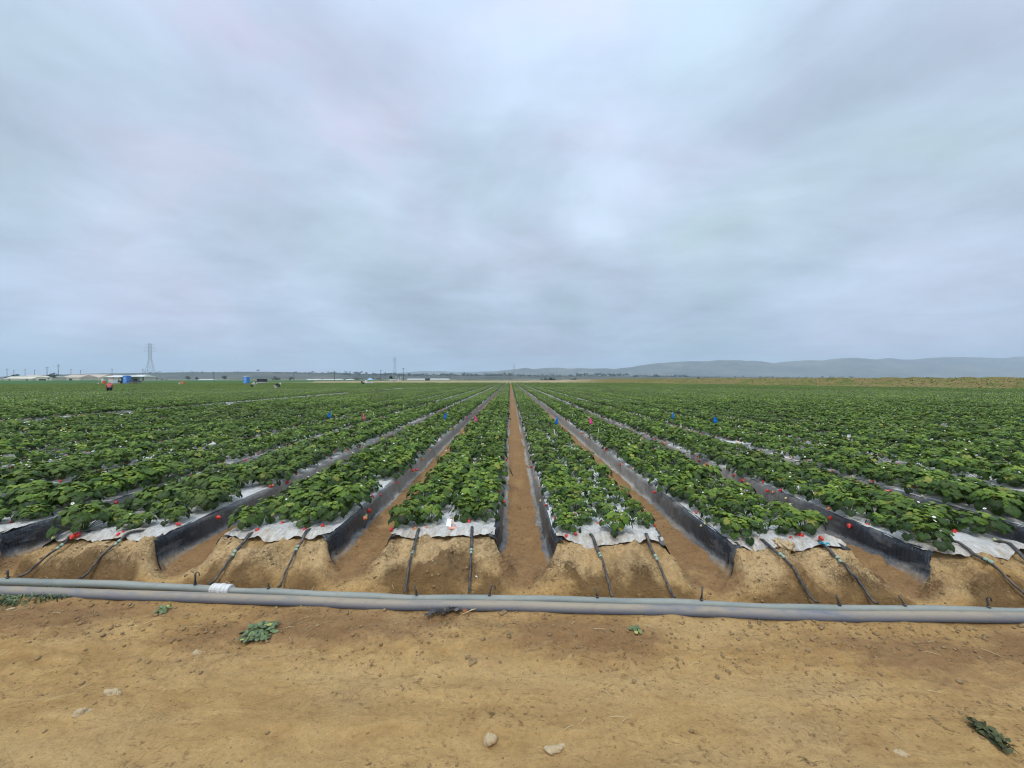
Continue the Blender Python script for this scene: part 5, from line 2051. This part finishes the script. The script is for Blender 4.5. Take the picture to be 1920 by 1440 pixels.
# harvest equipment between the canopy shed and the booth
p = atd(212, 711, 108)
root = empty('packing_cart', (p.x, 108, 0))
mb = MB()
mb.box((0, 0, 1.15), (1.35, 1.3, 1.1))
mb.build('box_body', M['roof_white'], root)
mb = MB()
for q in (-.4, 0, .4):
    mb.box((q, -.67, 1.2), (0.28, .04, .7))
mb.build('crate_stack', M['cloth_grey'], root)
mb = MB()
mb.box((0, 0, .52), (1.9, 1.5, .1))
mb.build('deck', M['steel'], root)
for s_ in (-1, 1):
    wheel_into(root, -.4, s_ * .8, .3)
    wheel_into(root, .5, s_ * .8, .3)
tag(root, 'white boxed packing cart behind the red-jacketed picker', 'cart')
p = atd(225, 711, 112)
root = empty('tractor', (p.x, 112, 0))
mb = MB()
mb.box((-.5, 0, 1.0), (1.5, .8, .7), taper=.9)
mb.box((.6, 0, 1.1), (1.0, 1.2, .5))
mb.build('bonnet', M['machine'], root)
mb = MB()
for sx in (.2, 1.0):
    for sy in (-.5, .5):
        mb.box((sx, sy, 1.65), (.07, .07, .9))
mb.box((.6, 0, 2.1), (1.1, 1.3, .1))
mb.build('canopy', M['machine'], root)
for s_ in (-1, 1):
    wheel_into(root, .75, s_ * .8, .65, .35)
    wheel_into(root, -1.0, s_ * .65, .42, .25)
tag(root, 'dark tractor parked between white cart and blue toilet', 'tractor')
p = atd(194.5, 711, 104)
root = empty('water_cooler', (p.x, 104, 0))
mb = MB()
mb.tube([(0, 0, .55), (0, 0, .6), (0, 0, 1.3), (0, 0, 1.36)], [.38, .42, .42, .36], 14)
mb.build('tank', M['cloth_orange'], root)
mb = MB()
mb.tube([(0, 0, 1.36), (0, 0, 1.44)], .4, 14)
mb.build('lid', M['roof_white'], root)
mb = MB()
for a in range(4):
    mb.box((.3 * math.cos(a * 1.57 + .78), .3 * math.sin(a * 1.57 + .78), .28), (.06, .06, .55))
mb.build('stand', M['steel'], root)
tag(root, 'orange drinking water barrel on a stand near the white cart', 'water cooler')
p = atd(194, 708, 150)
root = empty('storage_cabinet', (p.x, 150, 0))
mb = MB()
mb.box((0, 0, 1.1), (1.1, .8, 2.1))
mb.box((0, 0, 2.2), (1.2, .9, .08))
mb.build('cabinet_body', M['cloth_grey'], root)
mb = MB()
mb.box((0, -.43, 1.1), (.9, .04, 1.8))
mb.build('door', M['roof_white'], root)
tag(root, 'pale upright cabinet standing behind the orange barrel', 'cabinet')
p = atd(342, 714, 105)
root = empty('crate_stand', (p.x, 105, 0))
mb = MB()
for q in range(4):
    mb.box((rnd.uniform(-.05, .05), 0, .3 + q * .27), (.85, .55, .24))
mb.build('crate_stack', M['crate_orange'], root)
mb = MB()
mb.box((0, 0, .12), (1.0, .7, .1))
mb.build('pallet', M['straw'], root)
tag(root, 'stack of orange crates standing alone in the rows', 'crate stack')

# white utility truck with equipment, pale blue umbrella cart, tractor and boom
p = atd(735, 711, 330)
root = empty('farm_truck', (p.x, 330, 0))
mb = MB()
mb.box((-1.9, 0, 1.35), (1.9, 1.9, 1.5), taper=.88)
mb.build('cab', M['roof_white'], root)
mb = MB()
mb.box((-2.2, 0, 1.72), (1.0, 1.93, .5))
mb.build('window', M['shade_glass'], root)
mb = MB()
mb.box((1.0, 0, 1.25), (3.6, 1.9, 1.1))
mb.build('bed', M['roof_white'], root)
for s_ in (-1, 1):
    wheel_into(root, -1.9, s_ * .9, .45)
    wheel_into(root, 1.5, s_ * .9, .45)
tag(root, 'white farm truck below the hazy pylon', 'truck')
p = atd(747, 711, 330)
root = empty('pump_station', (p.x, 330, 0))
mb = MB()
mb.tube([(0, 0, 0), (0, 0, 2.2)], .7, 12)
mb.tube([(-2.2, 0, 0), (-2.2, 0, 4.5)], .16, 8)
mb.tube([(2.2, 0, 0), (2.2, 0, 4.4)], .2, 8)
mb.build('stand_pipe', M['roof_white'], root)
mb = MB()
mb.box((-1.0, 0, .8), (1.2, 1.2, 1.6))
mb.box((1.2, 0, .7), (1.0, 1.2, 1.4))
mb.build('pump_housing', M['roof_tan'], root)
tag(root, 'pump station with white upright pipes beside the white truck', 'pump station')
p = atd(694, 711, 120)
root = empty('umbrella_cart', (p.x, 120, 0))
mb = MB()
mb.tube([(0, 0, .5), (0, 0, 2.2)], .04, 6)
mb.build('pole_shaft', M['steel'], root)
mb = MB()
mb.tube([(0, 0, 1.55), (0, 0, 1.85), (0, 0, 2.2)], [1.0, .75, .06], 12)
mb.build('canopy', M['cloth_blue'], root)
mb = MB()
mb.box((0, 0, .7), (1.4, .8, .5))
mb.box((-1.2, 0, 1.0), (.7, .7, .9))
mb.build('cart_body', M['cloth_white'], root)
for s_ in (-1, 1):
    wheel_into(root, 0, s_ * .5, .3)
tag(root, 'pale blue umbrella over a small white cart far out in the rows', 'cart')
p = atd(1023, 711, 190)
root = empty('tractor', (p.x, 168, 0))
mb = MB()
mb.box((-1.6, 0, 1.1), (2.0, .9, .8), taper=.9)
mb.build('bonnet', M['machine_green'], root)
mb = MB()
mb.box((.2, 0, 1.7), (1.4, 1.4, 1.5), taper=.9)
mb.build('cab', M['machine'], root)
for s_ in (-1, 1):
    wheel_into(root, .3, s_ * .9, .8, .4)
    wheel_into(root, -2.0, s_ * .75, .5, .3)
tag(root, 'dark tractor working at the far end of the central rows', 'tractor')
p = atd(1043, 711, 168)
root = empty('spray_boom', (p.x, 168, 0))
mb = MB()
mb.box((0, 0, .75), (.4, .5, 1.4))
mb.build('mast', M['machine'], root)
mb = MB()
mb.tube([(-2.6, 0, 1.3), (0, 0, 1.42), (2.6, 0, 1.5)], .09, 6)
mb.tube([(-2.6, 0, 1.3), (0, 0, 1.15), (2.6, 0, 1.5)], .06, 6)
mb.build('boom_arm', M['machine'], root)
for s_ in (-1, 1):
    wheel_into(root, 0, s_ * .6, .45)
tag(root, 'long dark spray boom next to the far tractor', 'spray boom')

for px, py, d, lab in ((1318, 716, 108, 'white standpipe at the foot of the bank nearer the central furrow'), (1621, 718, 72, 'white standpipe at the foot of the bank nearer the frame edge')):
    p = atd(px, py, d)
    root = empty('standpipe', (p.x, d, 0))
    mb = MB()
    mb.tube([(0, 0, 0), (0, 0, p.z)], .10, 10)
    mb.tube([(0, 0, p.z - .02), (0, 0, p.z + .05)], .15, 10)
    mb.build('riser', M['roof_white'], root)
    mb = MB()
    mb.tube([(0, 0, 0.62), (2.5, 0.6, .60), (5.0, 1.5, .58)], .07, 8)
    mb.build('side_pipe', M['straw'], root)
    tag(root, lab, 'standpipe')

# ------------------------------------------------------------------ pickers


def skin_obj(name, verts, edges, radii, mat, parent, root_i=0, levels=1):
    me = bpy.data.meshes.new(name)
    me.from_pydata([tuple(v) for v in verts], edges, [])
    me.materials.append(mat)
    o = bpy.data.objects.new(name, me)
    C.objects.link(o)
    o.parent = parent
    md = o.modifiers.new('skin', 'SKIN')
    md.use_smooth_shade = True
    sv = me.skin_vertices[0].data
    for i, r_ in enumerate(radii):
        sv[i].radius = (r_, r_) if isinstance(r_, (int, float)) else r_
        sv[i].use_root = (i == root_i)
    ms = o.modifiers.new('subdivision', 'SUBSURF')
    ms.levels = ms.render_levels = levels
    return o


def picker(px, py_top, dist, lab, top, legs, hat, rz, bend=0.95):
    """a person bent over the row with arms reaching down"""
    p = atd(px, py_top, dist)
    root = empty('person', (p.x, dist, 0.0), rz)
    # local frame: facing +X
    hip = Vector((0, 0, 0.86))
    cb, sb = math.cos(bend), math.sin(bend)
    up = Vector((sb, 0, cb))
    waist = hip + up * 0.16
    chest = hip + up * 0.40
    neck = hip + up * 0.56 + Vector((0, 0, -.01))
    head = neck + Vector((0.14, 0, 0.015))
    crown_ = head + Vector((0.11, 0, -0.02))
    V, E, Rr = [hip, waist, chest, neck, head, crown_], [(0, 1), (1, 2), (2, 3), (3, 4), (4, 5)], [(.15, .13), (.14, .12), (.17, .13), .065, .095, .085]

    def addp(v, r_, frm):
        V.append(v)
        Rr.append(r_)
        E.append((frm, len(V) - 1))
        return len(V) - 1
    nose = addp(head + Vector((0.05, 0, -0.105)), .022, 4)
    arms, leg = [], []
    for s_ in (-1, 1):
        sh = addp(chest + up * .08 + Vector((0, s_ * .19, 0)), .065, 2)
        el = addp(V[sh] + Vector((.06, s_ * .05, -.27)), .048, sh)
        wr = addp(V[el] + Vector((.10, -s_ * .05, -.22)), .034, el)
        pm = addp(V[wr] + Vector((.03, 0, -.07)), .035, wr)
        for f in range(4):
            a = addp(V[pm] + Vector((.02 + .004 * f, (f - 1.5) * .02, -.045)), .011, pm)
            addp(V[a] + Vector((-.012, 0, -.035 + .004 * abs(f - 1.3))), .009, a)
        th = addp(V[wr] + Vector((.0, -s_ * .045, -.045)), .012, wr)
        addp(V[th] + Vector((.01, -s_ * .012, -.03)), .010, th)
        arms.append((sh, el, wr))
        hp_ = addp(hip + Vector((-.01, s_ * .10, -.06)), .105, 0)
        kn = addp(V[hp_] + Vector((.10, s_ * .03, -.36)), .075, hp_)
        an = addp(V[kn] + Vector((-.10, 0, -.38)), .05, kn)
        addp(V[an] + Vector((.17, 0, -.045)), .04, an)
        leg.append((hp_, kn, an))
    skin_obj('body', V, E, Rr, M['skin'], root)
    # jacket
    JV, JE, JR = [V[0] + up * .03, V[1], V[2], V[3] - up * .03], [(0, 1), (1, 2), (2, 3)], [(.185, .16), (.175, .15), (.205, .165), .09]
    for sh, el, wr in arms:
        a = len(JV)
        JV += [V[sh], V[el], V[wr] + Vector((0, 0, .02))]
        JR += [.09, .072, .055]
        JE += [(2, a), (a, a + 1), (a + 1, a + 2)]
    skin_obj('jacket', JV, JE, JR, top, root)
    TV, TE, TR = [V[0] + up * .02], [], [(.175, .15)]
    for hp_, kn, an in leg:
        a = len(TV)
        TV += [V[hp_], V[kn], V[an] + Vector((0, 0, .03))]
        TR += [.13, .10, .075]
        TE += [(0, a), (a, a + 1), (a + 1, a + 2)]
    skin_obj('trousers', TV, TE, TR, legs, root)
    mb = MB()
    hc = head + Vector((.07, 0, .0))
    hd = Vector((.97, 0, .1)).normalized()
    mb.tube([hc - hd * .03, hc - hd * .02, hc, hc + hd * .05, hc + hd * .09], [.17, .165, .115, .105, .05], 14)
    mb.build('hat', hat, root, True)
    tag(root, lab, 'person')


picker(205, 720, 42, 'person in a red jacket and dark trousers bent over the strawberry rows', M['cloth_red'], M['cloth_black'], M['cloth_red'], R(137), 0.8)
picker(472, 715, 62, 'person in a pale grey shirt and dark trousers stooping near the blue toilet', M['cloth_grey'], M['cloth_navy'], M['cloth_black'], R(40), 0.7)
picker(516, 720, 55, 'person in a black vest bending low over the rows past the trailer', M['cloth_black'], M['cloth_grey'], M['cloth_white'], R(10), 1.05)
picker(681, 715, 98, 'person in black crouched far out before the pale blue umbrella', M['cloth_black'], M['cloth_black'], M['cloth_black'], R(150), 1.0)

# picking buckets / white dots
for px, d, lab in ((184, 100, 'small white bucket on the rows before the orange barrel'), (336, 96, 'small white bucket beside the orange crates'), (481, 100, 'small white bucket between the picker and dark trailer')):
    p = atd(px, 716, d)
    mb = MB()
    mb.tube([(0, 0, 0), (0, 0, .34), (0, 0, .36)], [.15, .2, .205], 12, cap=True)
    mb.tube([(-.2, 0, .35), (-.12, 0, .50), (.12, 0, .50), (.2, 0, .35)], .012, 5)
    o = mb.build('bucket', M['cloth_white'], None, True, (p.x, d, 0.45))
    tag(o, lab, 'bucket')

# ------------------------------------------------------------------ haze
mb = MB()
mb.box((0, 5800, 330), (31000, 13200, 663))
hm = bpy.data.materials.new('haze_air')
hm.use_nodes = True
hm.node_tree.nodes.clear()
g = G(hm.node_tree)
vol = g.n('ShaderNodeVolumePrincipled', {'Color': (0.69, 0.825, 1.0, 1), 'Density': 0.000108, 'Anisotropy': 0.0})
out = g.n('ShaderNodeOutputMaterial')
hm.node_tree.links.new(vol.outputs[0], out.inputs['Volume'])
hz = mb.build('haze', hm)
tag(hz, 'pale blue haze over the far ridges', 'haze', kind='stuff')
